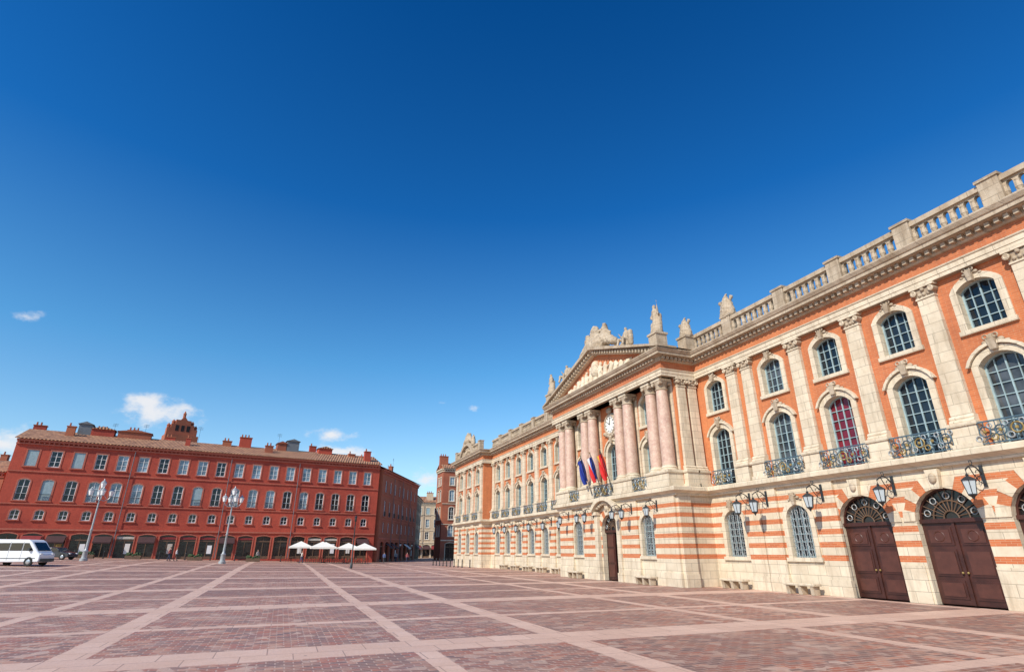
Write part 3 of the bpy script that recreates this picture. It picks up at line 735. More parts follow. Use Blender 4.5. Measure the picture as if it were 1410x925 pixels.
apx = [((0,-.5,0),(0,.5,0),.7,.7),((0,0,0),(0,0,1.0),.6,.45),((0,0,1.0),(0,0.1,1.4),.42,.28),((0,-.4,.4),(0,-1.5,.15),.5,.38),((0,-1.5,.15),(0,-2.5,-.4),.38,.26),((0,.4,.4),(0,1.5,.1),.5,.38),((0,1.5,.1),(0,2.5,-.45),.38,.26),
 ((0,-1.1,.4),(0,-1.2,.95),.3,.26),((0,-1.22,1.15),(0,-1.24,1.25),.19,.18),((0,1.1,.4),(0,1.15,.95),.3,.26),((0,1.17,1.15),(0,1.2,1.22),.19,.18),((0,-1.2,.9),(0,-.5,1.15),.13,.1),((0,1.15,.9),(0,.5,1.15),.13,.1),((0,-1.25,.85),(0,-1.95,.5),.13,.1),((0,1.25,.85),(0,1.95,.4),.13,.1)]
hblob('apex_sculpture', apx, 0.08, (PE_X-0.1, 38.3, 18.4), 0, 1.2, 0.22)
hblob('corner_statue', STAND, 0.05, (PE_X-0.3, 29.6, 16.5), R(-90), 1.12, 0.06)
hblob('corner_statue_north', STAND, 0.06, (PE_X-0.3, 47.0, 16.5), R(-90), 1.05, 0.06)
hblob('trophy_south', TROPHY, 0.06, (25.1, 29.4, 16.4), R(-90), 0.9, 0.16)
hblob('trophy_wing_south', TROPHY, 0.06, (25.55, 25.6, 16.6), R(-90), 0.95, 0.16)
hblob('trophy_north', TROPHY, 0.06, (25.1, 47.4, 16.4), R(-90), 0.95, 0.16)
hblob('trophy_wing_north', TROPHY, 0.06, (25.55, 50.1, 16.6), R(-90), 1.0, 0.16)
hblob('seated_statue_north', SEAT, 0.06, (PE_X-0.3, 43.6, 16.75), R(-90), 1.05, 0.1)
hblob('seated_statue_south', SEAT, 0.06, (PE_X-0.2, 33.6, 16.9), R(-90), 1.0, 0.1)
hblob('end_trophy', TROPHY, 0.06, (24.15, 76.9, 16.6), R(-90), 0.9, 0.14)
hblob('end_trophy_b', TROPHY, 0.06, (24.15, 81.1, 16.6), R(-90), 0.9, 0.14)
EP = MB(FE)
hi = arch(79.0, 5.6, 15.2, 1.5, 16); ho = arch(79.0, 6.6, 15.2, 2.0, 16)
ring(EP, hi, ho, -0.3, 0.8, 'old_stone')
EP.poly([(p[0], 0.1, p[1]) for p in hi], 'stone')
for k in range(-4, 5): EP.sph((79+k*0.45, 0.2, 15.5+0.5*math.cos(k*0.4)), 0.35, 'old_stone')
hb(EP, 'end_pediment', smooth=40)
hblob('end_apex_sculpture', apx, 0.09, (24.0, 79.0, 17.4), 0, 0.8, 0.14)
for q, nm, sm in ((W_, 'walls', None), (ST, 'stone_trim', 30), (FR, 'window_frames', None), (GL, 'window_glass_panes', None), (DR, 'doors', 30), (RL, 'balcony_railings', 40), (CO, 'portico_columns', 35), (OR, 'carved_ornament', 60)):
    hb(q, nm, smooth=sm)

def flag(s, cols_, lean):
    e = empty('flag', (22.75, s, 7.0))
    pb = MB()
    pb.cyl((0, 0, -0.9), (-0.9, lean, 2.3), 0.035, 0.025, 'iron', 8); pb.sph((-0.92, lean, 2.35), 0.06, 'gilding')
    pb.build('pole', e, smooth=40)
    fb = MB(); nx, nz = 16, 14; vs = []
    for i in range(nx+1):
        t = i/nx
        for j in range(nz+1):
            q = j/nz
            bx = -0.85*(1-q*0.55); bz = 2.25-q*1.9-0.4*t*(1-q)
            y = lean*(1-q)+0.62*t*(1-0.3*q)+0.09*math.sin(t*11+q*2)
            vs.append((bx+0.16*math.sin(t*9+q*3), y, bz-0.35*t))
    for i in range(nx):
        for j in range(nz):
            k = cols_[min(len(cols_)-1, int(i/nx*len(cols_)))]
            a = i*(nz+1)+j
            fb.add([vs[a], vs[a+1], vs[a+nz+2], vs[a+nz+1]], [(0, 1, 2, 3)], k)
    o = fb.build('cloth', e)
    bm = bmesh.new(); bm.from_mesh(o.data); bmesh.ops.remove_doubles(bm, verts=bm.verts, dist=0.001); bm.to_mesh(o.data); bm.free()
    o.data.polygons.foreach_set('use_smooth', [True]*len(o.data.polygons))
flag(40.0, ['blue_cloth'], 0.1); flag(38.4, ['blue_cloth', 'white_cloth', 'red_cloth'], 0.1); flag(36.8, ['red_cloth', 'red_cloth', 'yellow_cloth', 'red_cloth', 'red_cloth'], 0.1)

def lantern_src():
    L = MB((V((0, 0, 0)), V((0, 1, 0)), V((-1, 0, 0))))
    L.box(-0.06, 0.06, 0, 0.05, -0.5, 0.35, 'iron')
    pts = [(0, 0.03+1.0*t, 0.25*math.sin(t*math.pi)+0.12*t) for t in [i/8 for i in range(9)]]
    L.tube(pts, 0.028, 'iron', 6)
    L.tube([(0, 0.03, -0.4), (0, 0.35, -0.3), (0, 0.6, -0.02), (0, 0.75, 0.25)], 0.02, 'iron', 6)
    for c_, r_ in (((0, 0.3, 0.02), 0.13), ((0, 0.58, 0.42), 0.09)):
        L.tube([(0, c_[1]+r_*math.cos(a*math.pi/5), c_[2]+r_*math.sin(a*math.pi/5)) for a in range(10)], 0.014, 'iron', 4)
    L.cyl((0, 1.03, 0.12), (0, 1.03, -0.08), 0.015, 0.015, 'iron', 5)
    L.lathe(0, 1.03, [(0.02, -0.02), (0.07, -0.07), (0.05, -0.12), (0.14, -0.17), (0.27, -0.26), (0.28, -0.29)], 'iron', 6)
    L.lathe(0, 1.03, [(0.24, -0.29), (0.15, -0.80)], 'lantern_glass', 6)
    for i in range(6):
        a = 2*math.pi*i/6
        L.cyl((0.25*math.cos(a), 1.03+0.25*math.sin(a), -0.28), (0.155*math.cos(a), 1.03+0.155*math.sin(a), -0.81), 0.015, 0.015, 'iron', 4)
    L.lathe(0, 1.03, [(0.17, -0.80), (0.17, -0.84), (0.08, -0.9), (0.03, -0.99), (0.01, -1.02)], 'iron', 6)
    return L.build('wall_lantern')
ls = lantern_src(); ls.location = (25.78, 13.85, 4.95)
for y in (10.15, 17.55): inst(ls, 'wall_lantern', (25.78, y, 4.95))
for y in (21.25, 24.95, 26.25, 49.0, 50.1, 53.85, 57.55, 61.25, 64.95, 68.65): inst(ls, 'wall_lantern', (25.63, y, 4.95))
for s in cols[1:7]: inst(ls, 'wall_lantern', (PXG-0.165, s, 4.95), 0, 0.85)

def bench_src():
    B = MB()
    B.box(-0.28, 0.28, -0.95, 0.95, 0.42, 0.54, 'stone')
    for y in (-0.75, 0, 0.75): B.taper((0, y), 0, 0.42, (0.2, 0.11), (0.24, 0.09), 'old_stone')
    return B.build('stone_bench', bevel=0.015)
bs = bench_src(); bs.location = (25.2, 28.0, 0)
for x, y in ((25.2, 23.15), (22.6, 33.3), (22.6, 43.3), (25.2, 52.0), (25.2, 55.7), (25.2, 59.4), (25.2, 63.1), (25.2, 66.8)): inst(bs, 'stone_bench', (x, y, 0))
def bollard_src():
    B = MB(); B.lathe(0, 0, [(0.13, 0), (0.13, 0.08), (0.07, 0.12), (0.065, 0.75), (0.09, 0.78), (0.09, 0.83), (0.05, 0.86), (0.08, 0.92), (0.06, 0.99), (0.01, 1.02)], 'iron', 12)
    return B.build('bollard', smooth=40)
bo = bollard_src(); bo.location = (23.2, 74, 0)
for i in range(9): inst(bo, 'bollard', (22.6-i*0.1, 75.5+i*1.6, 0))
for i in range(14): inst(bo, 'bollard', (-34+i*3.4, 98.5+i*0.5, g(-34+i*3.4, 98.5)))

# ------------------------------------------------------------------ generic town house
def house(name, O, T, L, H, depth, wallm, bays, floors, zg=0.0, shops=True, roofh=2.6, trim='pink_trim', inset=0.9, chim=5, side=None, left=None, gm='pale_glass', fm='white_frame', band='pink_trim'):
    O = V((O[0], O[1], 0)); T = V((T[0], T[1], 0)).normalized(); N = V((T.y, -T.x, 0))
    e = empty(name, (O.x, O.y, zg))
    w, tr, fr, gl, rf = MB(), MB(), MB(), MB(), MB()
    allm = (w, tr, fr, gl, rf)
    def face(Fo, Tt, Nn, length, nb, fl, shop):
        F = (V((Fo.x, Fo.y, zg)), Tt, Nn)
        for q in allm: q.F = F
        ops = []; sp = (length-2*inset)/nb if nb else 0
        cs = [inset+sp*(i+0.5) for i in range(nb)]
        for i, cc in enumerate(cs):
            for (zb, zs, ww, rise) in fl: ops.append((cc, ww, zb, zs, rise))
            if shop: ops.append((cc, min(2.3, sp*0.8), 0.05, 3.5, 0.22))
        wall(w, 0, length, -1.6, H, ops, wallm, 0.28, wallm)
        for o in ops:
            if o[2] < 0.3:
                k = random.random()
                gl.poly([(p[0], -0.26, p[1]) for p in contour(*o)], 'shop_glass')
                fr.box(o[0]-o[1]/2, o[0]+o[1]/2, -0.25, -0.18, 0.05, 0.5, 'wood'); fr.box(o[0]-0.05, o[0]+0.05, -0.25, -0.18, 0.5, 3.4, 'wood')
                fr.box(o[0]-o[1]/2, o[0]+o[1]/2, -0.25, -0.15, 2.75, 2.95, 'wood')
                if random.random() < 0.4: fr.box(o[0]+0.15, o[0]+o[1]*0.36, -0.25, -0.2, 0.9, 2.1+random.random()*0.5, random.choice(['shop_sign', 'canvas', 'lamp_globe', 'gilding']))
                if k < 0.4:
                    mm = random.choice(['dark_canvas', 'dark_canvas', 'dark_canvas', 'red_canvas', 'canvas'])
                    tr.add([(o[0]-o[1]/2, 0.06, 3.4), (o[0]+o[1]/2, 0.06, 3.4), (o[0]+o[1]/2, 1.3, 2.6), (o[0]-o[1]/2, 1.3, 2.6), (o[0]-o[1]/2, 1.3, 2.4), (o[0]+o[1]/2, 1.3, 2.4)], [(0, 1, 2, 3), (3, 2, 5, 4)], mm)
                elif k < 0.75: tr.box(o[0]-o[1]/2, o[0]+o[1]/2, -0.14, -0.08, 3.05, 3.4, random.choice(['shop_sign', 'canvas', 'red_canvas', 'dark_canvas']))
                ring(tr, contour(o[0], o[1], 0.05, 3.5, 0.22), contour(o[0], o[1]+0.3, 0.05, 3.5, 0.4), 0, 0.05, trim)
            else:
                small = o[3]-o[2] < 1.6
                closed = random.random() < 0.10
                glazing(gl, fr, o[0], o[1], o[2], o[3], o[4], -0.2, 2, 2 if small else 3, fm=fm, gm=random.choice([gm, gm, gm, 'window_glass']) if not small else 'window_glass', t=0.10, bt=0.05)
                ring(tr, contour(*o), contour(o[0], o[1]+0.36, o[2], o[3], (o[4]+0.18)) if o[4] else contour(o[0], o[1]+0.36, o[2], o[3]+0.2, 0), 0, 0.05, trim)
                tr.box(o[0]-o[1]/2-0.25, o[0]+o[1]/2+0.25, -0.1, 0.16, o[2]-0.16, o[2]-0.003, trim)
                if closed: fr.box(o[0]-o[1]/2+0.05, o[0]+o[1]/2-0.05, -0.1, -0.06, o[2]+0.05, o[3]-0.02, 'blue_frame')
                if not small and o[3]-o[2] > 2.7:
                    for k in range(8):
                        a = o[0]-o[1]/2+o[1]*(k+0.5)/8; fr.box(a-0.012, a+0.012, 0.1, 0.13, o[2], o[2]+0.9, 'iron')
                    fr.box(o[0]-o[1]/2, o[0]+o[1]/2, 0.095, 0.135, o[2]+0.88, o[2]+0.94, 'iron')
        if shop:
            tr.box(0, length, -0.02, 0.16, 4.15, 4.4, band)
            tr.box(0, length, -0.02, 0.13, 7.75, 7.9, band); tr.box(0, length, -0.02, 0.13, 12.35, 12.5, trim)
        tr.box(-0.02, length+0.02, -0.02, 0.2, H-0.75, H-0.55, trim); tr.box(-0.02, length+0.02, -0.02, 0.42, H-0.3, H, trim)
        n = int(length/0.6)
        for i in range(n): tr.box(length*(i+0.5)/n-0.09, length*(i+0.5)/n+0.09, 0.02, 0.3, H-0.52, H-0.31, trim)
        if shop:
            for a in [length*k/4 for k in range(1, 4)]:
                a = round((a-inset)/sp)*sp+inset
                tr.cyl((a, 0.24, 0.2), (a, 0.24, H-0.8), 0.06, 0.06, 'lead', 6)
    face(O, T, N, L, bays, floors, shops)
    if side is not None: face(O+T*L, -N, T, depth, side, floors, False)
    else:
        w.F = (V((O.x, O.y, zg)), T, N); w.poly([(L, 0, -1), (L, -depth, -1), (L, -depth, H), (L, 0, H)], wallm)
    if left is not None: face(O-N*depth, N, -T, depth, left, floors, False)
    else:
        w.F = (V((O.x, O.y, zg)), T, N); w.poly([(0, 0, -1), (0, -depth, -1), (0, -depth, H), (0, 0, H)], wallm)
    for q in allm: q.F = (V((O.x, O.y, zg)), T, N)
    w.poly([(0, -depth, -1), (L, -depth, -1), (L, -depth, H), (0, -depth, H)], wallm)
    w.prism_s([(0, H), (-depth/2, H+roofh-0.05), (-depth, H)], 0.05, L-0.05, wallm)
    rf.prism_s([(0.65, H+0.01), (0.65, H+0.13), (-depth/2, H+roofh+0.14), (-depth/2, H+roofh)], -0.25, L+0.25, 'roof_tiles')
    rf.prism_s([(-depth-0.65, H+0.01), (-depth-0.65, H+0.13), (-depth/2-0.002, H+roofh+0.14), (-depth/2-0.002, H+roofh)], -0.25, L+0.25, 'roof_tiles')
    for i in range(chim):
        a = L*(i+0.5)/chim+random.uniform(-1, 1)*L/chim*0.4; dd = -random.uniform(0.12, 0.75)*depth
        cw_, cd = random.uniform(0.35, 1.1), random.uniform(0.3, 0.5); zt = H+roofh*random.uniform(0.55, 1.1)+random.uniform(0.6, 1.5)
        rf.box(a-cw_, a+cw_, dd-cd, dd+cd, H, zt, random.choice([wallm, 'rust_brick', 'rust_brick'])); rf.box(a-cw_-0.08, a+cw_+0.08, dd-cd-0.08, dd+cd+0.08, zt, zt+0.12, 'rust_brick')
        for k in range(int(cw_*3)):
            x = a-cw_+0.3+k*0.55
            rf.lathe(x, dd, [(0.15, zt+0.12), (0.11, zt+0.6), (0.14, zt+0.64)], 'rust_brick', 7)
        if random.random() < 0.5:
            rf.cyl((a+1.5, dd, H+1), (a+1.5, dd, H+roofh+2.4), 0.03, 0.02, 'iron', 4)
            for k in range(3): rf.box(a+1.1, a+1.9, dd-0.02, dd+0.02, H+roofh+1.9+k*0.2, H+roofh+1.93+k*0.2, 'iron')
    if chim > 8:
        for a, ww, hh, mm in ((7.0, 0.9, 2.6, 'lead'), (9.5, 1.6, 1.5, 'roof_tiles'), (14.0, 2.4, 1.4, 'rust_brick'), (39.8, 1.1, 3.0, 'lead'), (37.8, 0.8, 1.9, 'rust_brick'), (46, 1.3, 1.4, 'roof_tiles')):
            rf.box(a-ww, a+ww, -depth*0.5-1.2, -depth*0.5+1.2, H+1, H+roofh+hh*0.55, mm if mm != 'roof_tiles' else wallm)
            rf.prism([(a-ww-0.2, H+roofh+hh*0.55), (a+ww+0.2, H+roofh+hh*0.55), (a, H+roofh+hh*0.55+0.45)], -depth*0.5-1.4, -depth*0.5+1.4, mm)
    for q, nm in ((w, 'walls'), (tr, 'trim'), (fr, 'window_frames'), (gl, 'window_panes'), (rf, 'roof')):
        if q.f:
            o = q.build(nm); o.parent = e; o.matrix_parent_inverse = Matrix.Translation(e.location).inverted()
    return e
fl = [(5.6, 6.75, 1.1, 0.25), (8.3, 11.1, 1.4, 0.25), (13.2, 15.6, 1.4, 0)]
house('red_brick_building', (-39.3, 103.5), (55.3, 8.5), 55.9, 17.1, 12, 'red_brick', 19, fl, zg=0.7, roofh=2.4, chim=13)
house('brick_building', (16.8, 112.6), (13, 27), 29.5, 17.2, 9, 'rust_brick', 8, [(5.4, 7.2, 1.1, 0.2), (8.4, 11.2, 1.2, 0.25), (13.0, 15.2, 1.2, 0)], roofh=2, chim=3)
house('brick_building', (30.0, 143), (5, 16), 17, 15, 7, 'pale_plaster', 5, [(5.2, 7.2, 1.1, 0), (8.6, 10.8, 1.1, 0), (11.8, 13.6, 1.1, 0)], roofh=1.6, chim=2, trim='stone', band='stone')
house('plaster_building', (31, 176), (16, -3), 17, 16, 8, 'pale_plaster', 6, [(5.2, 7.4, 1.1, 0), (8.6, 11, 1.1, 0), (12.2, 14.4, 1.1, 0)], roofh=2, chim=3, trim='stone', band='stone')
house('corner_brick_building', (33.8, 131), (1, 0.0), 16, 20.6, 6, 'rust_brick', 5, [(5.2, 7.4, 1.2, 0.2), (8.9, 11.5, 1.2, 0.2), (13, 15.4, 1.2, 0.2), (16.7, 18.6, 1.1, 0)], roofh=1.6, chim=3, left=2, trim='stone', band='stone')
house('brick_building', (-66, 112), (24, -1.5), 24, 12.5, 12, 'rust_brick', 8, [(5.2, 7.0, 1.2, 0.2), (8.4, 10.8, 1.2, 0.2)], zg=1.0, roofh=2.4, chim=4)

TW = MB((V((-24.6, 140, 0)), V((0.94, 0.34, 0)).normalized(), V((0.34, -0.94, 0)).normalized()))
TW.box(-3.2, 3.2, -2, 2, 0, 25.8, 'rust_brick')
TW.prism([(-3.0, 25.8), (-3.0, 27.4), (-2.3, 27.4), (-2.3, 28.3), (-1.5, 28.3), (-1.5, 29.3), (-0.7, 29.3), (0, 30.2), (0.7, 29.3), (1.5, 29.3), (1.5, 28.3), (2.3, 28.3), (2.3, 27.4), (3.0, 27.4), (3.0, 25.8)], -0.8, 0.8, 'rust_brick')
for a in (-2.7, -1.9, 1.9, 2.7):
    z = 27.4 if abs(a) > 2.5 else 28.3
    TW.lathe(a, 0, [(0.32, z-1.2), (0.32, z+0.5), (0.40, z+0.55), (0.05, z+1.1)], 'rust_brick', 8)
TW.lathe(0, 0, [(0.32, 29.6), (0.3, 30.7), (0.38, 30.75), (0.04, 31.5)], 'rust_brick', 8)
for a in (-1.1, 0, 1.1): TW.box(a-0.32, a+0.32, 0.8, 0.83, 26.8, 28.1, 'dark_inside')
TW.build('church_bell_tower')

# ------------------------------------------------------------------ street lamps
def lamp_src():
    L = MB()
    L.lathe(0, 0, [(0.42, 0), (0.42, 0.25), (0.3, 0.32), (0.27, 1.0), (0.33, 1.08), (0.2, 1.2), (0.15, 1.4), (0.12, 3.4), (0.16, 3.45), (0.16, 3.55), (0.105, 3.6), (0.08, 7.2), (0.15, 7.28), (0.08, 7.4), (0.06, 8.3)], 'lamp_paint', 12)
    def head(x, y, z, k=1.0):
        L.lathe(x, y, [(0.05*k, z), (0.16*k, z+0.06*k), (0.18*k, z+0.1*k)], 'lamp_paint', 8)
        L.lathe(x, y, [(0.17*k, z+0.1*k), (0.30*k, z+0.62*k)], 'lamp_globe', 8)
        L.lathe(x, y, [(0.33*k, z+0.62*k), (0.2*k, z+0.82*k), (0.09*k, z+0.9*k), (0.03*k, z+1.1*k)], 'lamp_paint', 8)
    head(0, 0, 8.3, 1.1)
    for i in range(4):
        a = math.pi*i/2+0.4; cx, cy = math.cos(a), math.sin(a)
        pts = [(cx*r_, cy*r_, z) for r_, z in ((0.05, 7.0), (0.45, 6.9), (0.85, 7.05), (1.05, 7.4))]
        L.tube(pts, 0.045, 'lamp_paint', 6)
        L.tube([(cx*0.05, cy*0.05, 7.6), (cx*0.4, cy*0.4, 7.5), (cx*0.7, cy*0.7, 7.1)], 0.03, 'lamp_paint', 5)
        head(cx*1.05, cy*1.05, 7.4)
    return L.build('street_lamp', smooth=40)
lp = lamp_src(); lp.location = (-21.9, 84.0, g(-21.9, 84.0))
inst(lp, 'street_lamp', (-6.9, 83.2, g(-6.9, 83.2)))
P = MB(); P.lathe(0, 0, [(0.16, 0), (0.16, 0.5), (0.08, 0.6), (0.06, 5.2), (0.1, 5.25), (0.14, 5.3), (0.14, 5.7), (0.2, 5.75), (0.02, 5.95)], 'iron', 10)
P.cyl((0, 0, 0.6), (0, 0, 4.8), 0.07, 0.065, 'iron')
o = P.build('lamp_post', smooth=40); o.location = (7.9, 72.2, g(7.9, 72.2))

# ------------------------------------------------------------------ cafe
def parasol_src():
    B = MB(); B.cyl((0, 0, 0), (0, 0, 3.0), 0.03, 0.03, 'wood'); B.box(-0.3, 0.3, -0.3, 0.3, 0, 0.1, 'iron')
    r = 1.8; z0 = 2.4; p = [(r, r, z0), (-r, r, z0), (-r, -r, z0), (r, -r, z0), (0, 0, 3.25)]
    B.add(p, [(0, 1, 4), (1, 2, 4), (2, 3, 4), (3, 0, 4)], 'canvas')
    for i in range(4):
        a, b_ = p[i], p[(i+1) % 4]
        B.add([a, b_, (b_[0], b_[1], z0-0.25), (a[0], a[1], z0-0.25)], [(0, 1, 2, 3)], 'canvas')
        B.cyl((a[0], a[1], z0), (0, 0, 3.1), 0.015, 0.015, 'wood', 4)
    return B.build('cafe_parasol')
pr = parasol_src(); pr.location = (2.8, 103.3, g(2.8, 103))
for x, y in ((6.8, 103.8), (10.6, 104.3), (13.0, 101.8), (6.0, 99.2)): inst(pr, 'cafe_parasol', (x, y, g(x, y)))
B = MB(); B.lathe(0, 0, [(0.25, 0), (0.25, 0.03), (0.03, 0.06), (0.03, 0.7), (0.38, 0.71), (0.38, 0.74)], 'wood', 12); tb = B.build('cafe_table'); tb.location = (1.6, 102.2, g(1.6, 102.2))
B = MB(); B.box(-.21, .21, -.21, .21, .43, .47, 'wood')
for a in (-.18, .18):
    for b_ in (-.18, .18): B.box(a-.02, a+.02, b_-.02, b_+.02, 0, .9 if b_ > 0 else .43, 'iron')
B.box(-.2, .2, .17, .2, .6, .9, 'wood'); ch = B.build('cafe_chair'); ch.location = (1.0, 102.2, g(1, 102.2)); ch.rotation_euler[2] = R(90)
for i in range(9):
    x = 3+i*1.25; y = 101.8+random.uniform(-1, 1.4)
    inst(tb, 'cafe_table', (x, y, g(x, y)))
    inst(ch, 'cafe_chair', (x-.6, y, g(x, y)), R(90)); inst(ch, 'cafe_chair', (x+.6, y+.1, g(x, y)), R(-90)); inst(ch, 'cafe_chair', (x, y-.6, g(x, y)), R(180))
B = MB(); B.box(-1.0, 1.0, -.35, .35, 0, .5, 'wood')
for i in range(26): B.sph((random.uniform(-.9, .9), random.uniform(-.25, .25), .5+random.uniform(0, .35)), random.uniform(.1, .2), 'leaf', n=6, k=5)
pl = B.build('planter_box'); pl.location = (-25.5, 98.3, g(-25.5, 98.3))
for x in (-20, -12, -4): inst(pl, 'planter_box', (x, 99.5, g(x, 99.5)))

# ------------------------------------------------------------------ vehicles (local x = forward)
def vehicle(name, loc, rz, prof, W, body, sidewin, screens, wheels, wr, extras):
    e = empty(name, loc); e.rotation_euler = (0, 0, rz)
    b0 = MB()
    b0.prism(prof, -W/2, W/2, body); o = b0.build('body', e, bevel=0.09)
    o.data.polygons.foreach_set('use_smooth', [True]*len(o.data.polygons)); 
    try: o.data.set_sharp_from_angle(angle=R(30))
    except Exception: pass
    gb = MB()
    for q in sidewin:
        for y in (-W/2-0.012, W/2+0.012):
            gb.prism(q, y-0.01, y+0.01, 'auto_glass')
    for (x0, z0, x1, z1, hw) in screens:
        dx, dz = x1-x0, z1-z0; L = math.hypot(dx, dz); nx, nz = dz/L*0.012, -dx/L*0.012
        sgn = 1 if x0 > 0 else -1
        if nx*sgn < 0: nx, nz = -nx, -nz
        gb.poly([(x0+nx, -hw, z0+nz), (x0+nx, hw, z0+nz), (x1+nx, hw*0.93, z1+nz), (x1+nx, -hw*0.93, z1+nz)], 'auto_glass')
    gb.build('windows', e)
    wb = MB()
    for x in wheels:
        for sg in (-1, 1):
            y = sg*(W/2-0.1)
            wb.cyl((x, y-0.12, wr), (x, y+0.12, wr), wr, wr, 'tyre', 20); wb.cyl((x, y+sg*0.12, wr), (x, y+sg*0.135, wr), wr*0.62, wr*0.5, 'alloy', 12)
            wb.cyl((x, sg*(W/2-0.001), wr+0.03), (x, sg*(W/2+0.006), wr+0.03), wr*1.18, wr*1.18, 'dark_inside', 20)
    wb.build('wheels', e, smooth=40)
    xb = MB(); extras(xb, W); xb.build('fittings', e)
    return e
def vx(b, W):
    b.box(2.62, 2.76, -W/2+0.08, W/2-0.08, 0.35, 0.62, 'iron'); b.box(-2.76, -2.68, -W/2+0.05, W/2-0.05, 0.35, 0.6, 'iron')
    for sg in (-1, 1):
        b.box(2.5, 2.68, sg*0.72-0.15, sg*0.72+0.15, 0.85, 1.08, 'lamp_globe'); b.box(1.55, 1.72, sg*(W/2+0.12)-0.1, sg*(W/2+0.12)+0.1, 1.3, 1.55, 'iron')
        b.box(-2.73, -2.66, sg*0.85-0.07, sg*0.85+0.07, 1.0, 1.5, 'tail_red'); b.box(-2.4, 2.3, sg*(W/2)-0.015, sg*(W/2)+0.015, 0.62, 0.68, 'iron')
        for xx in (0.9, -0.3, -1.45): b.box(xx-0.008, xx+0.008, sg*(W/2)-0.008, sg*(W/2)+0.008, 0.45, 2.1, 'iron')
vprof = [(-2.7, 0.3), (2.62, 0.3), (2.7, 0.5), (2.68, 1.0), (2.35, 1.22), (1.55, 2.12), (1.2, 2.3), (-2.55, 2.34), (-2.68, 2.1)]
swin = [[(1.95, 1.32), (1.38, 2.0), (0.95, 2.0), (0.95, 1.32)], [(0.85, 1.32), (0.85, 2.0), (-0.25, 2.0), (-0.25, 1.32)], [(-0.35, 1.32), (-0.35, 2.0), (-1.4, 2.0), (-1.4, 1.32)], [(-1.5, 1.32), (-1.5, 2.0), (-2.45, 2.0), (-2.45, 1.32)]]
vl = (-23.3, 69.3)
vehicle('white_van', (vl[0], vl[1], g(*vl)), R(-20), vprof, 1.9, 'white_paint', swin, [(2.3, 1.3, 1.62, 2.05, 0.78)], (1.75, -1.6), 0.34, vx)
def cx_(b, W):
    b.box(1.95, 2.03, -W/2+0.1, W/2-0.1, 0.3, 0.48, 'iron')
    for sg in (-1, 1):
        b.box(1.85, 2.0, sg*0.6-0.15, sg*0.6+0.15, 0.6, 0.75, 'lamp_globe'); b.box(-2.02, -1.95, sg*0.65-0.1, sg*0.65+0.1, 0.75, 0.95, 'tail_red'); b.box(0.6, 0.75, sg*(W/2+0.08)-0.08, sg*(W/2+0.08)+0.08, 0.95, 1.08, 'dark_paint')
cprof = [(-1.98, 0.25), (1.95, 0.25), (2.0, 0.5), (1.9, 0.75), (1.0, 0.92), (0.35, 1.38), (-1.2, 1.46), (-1.85, 1.0), (-2.0, 0.9)]
cwin = [[(0.8, 0.96), (0.28, 1.32), (-0.3, 1.34), (-0.3, 0.96)], [(-0.4, 0.96), (-0.4, 1.34), (-1.1, 1.36), (-1.45, 0.98)]]
for x, y, rz, bd in ((-25.8, 88.0, -20, 'dark_paint'), (-31.5, 93.5, -5, 'dark_paint')):
    vehicle('parked_car', (x, y, g(x, y)), R(rz), cprof, 1.7, bd, cwin, [(0.98, 0.93, 0.4, 1.34, 0.7), (-1.8, 1.02, -1.28, 1.42, 0.68)], (1.25, -1.25), 0.31, cx_)

# ------------------------------------------------------------------ people
def person(x, y, rz, shirt, pants, hair, k=1.0, st=0.2):
    nm = 'pedestrian'
    m, nt, b = nmat('clothes_%d' % len(MAT))
    tc = nt.nodes.new('ShaderNodeTexCoord'); sx = nd(nt, 'ShaderNodeSeparateXYZ', {0: tc.outputs['Object']})
    cr = nt.nodes.new('ShaderNodeValToRGB'); cr.color_ramp.interpolation = 'CONSTANT'
    els = [(0, (0.03, 0.02, 0.02)), (0.05, pants), (0.5, shirt), (0.79, (0.5, 0.3, 0.22)), (0.905, hair)]
    while len(cr.color_ramp.elements) < len(els): cr.color_ramp.elements.new(0.5)
    for i, (p_, c_) in enumerate(els): cr.color_ramp.elements[i].position = p_; cr.color_ramp.elements[i].color = (*c_, 1)
    nt.links.new(mth(nt, 'DIVIDE', sx.outputs[2], 1.86), cr.inputs[0]); nt.links.new(cr.outputs[0], b.inputs['Base Color']); b.inputs['Roughness'].default_value = 0.8
    caps = []
    for sg in (-1, 1):
        hx = sg*0.095; fy = sg*st
        caps += [((hx, 0, .90), (hx, fy*0.45, .50), .095, .062), ((hx, fy*0.45, .50), (hx, fy+0.02, .09), .06, .042), ((hx, fy+0.03, .045), (hx, fy-.14, .04), .045, .038),
                 ((sg*.19, 0, 1.40), (sg*.25, -fy*0.4, 1.12), .055, .045), ((sg*.25, -fy*0.4, 1.12), (sg*.25, -fy*0.8-.06, .88), .042, .032), ((sg*.25, -fy*0.8-.06, .86), (sg*.245, -fy*0.85-.08, .78), .036, .025)]
    caps += [((-.07, 0, .95), (.07, 0, .95), .13, .13), ((0, 0, .98), (0, 0, 1.2), .135, .14), ((-.09, 0, 1.32), (.09, 0, 1.32), .125, .125), ((-.16, 0, 1.41), (.16, 0, 1.41), .06, .06), ((0, 0, 1.45), (0, -.01, 1.56), .055, .055), ((0, -.01, 1.62), (0, 0, 1.70), .085, .10), ((0, -.1, 1.64), (0, -.11, 1.63), .015, .018)]
    blob_object(nm, caps, 0.022, m.name, None, (x, y, g(x, y)), rz, k)
person(-14.6, 94, R(80), (0.35, 0.1, 0.08), (0.03, 0.04, 0.08), (0.05, 0.03, 0.02))
person(-13.8, 94.3, R(95), (0.6, 0.6, 0.58), (0.08, 0.07, 0.06), (0.12, 0.07, 0.03), 0.95)
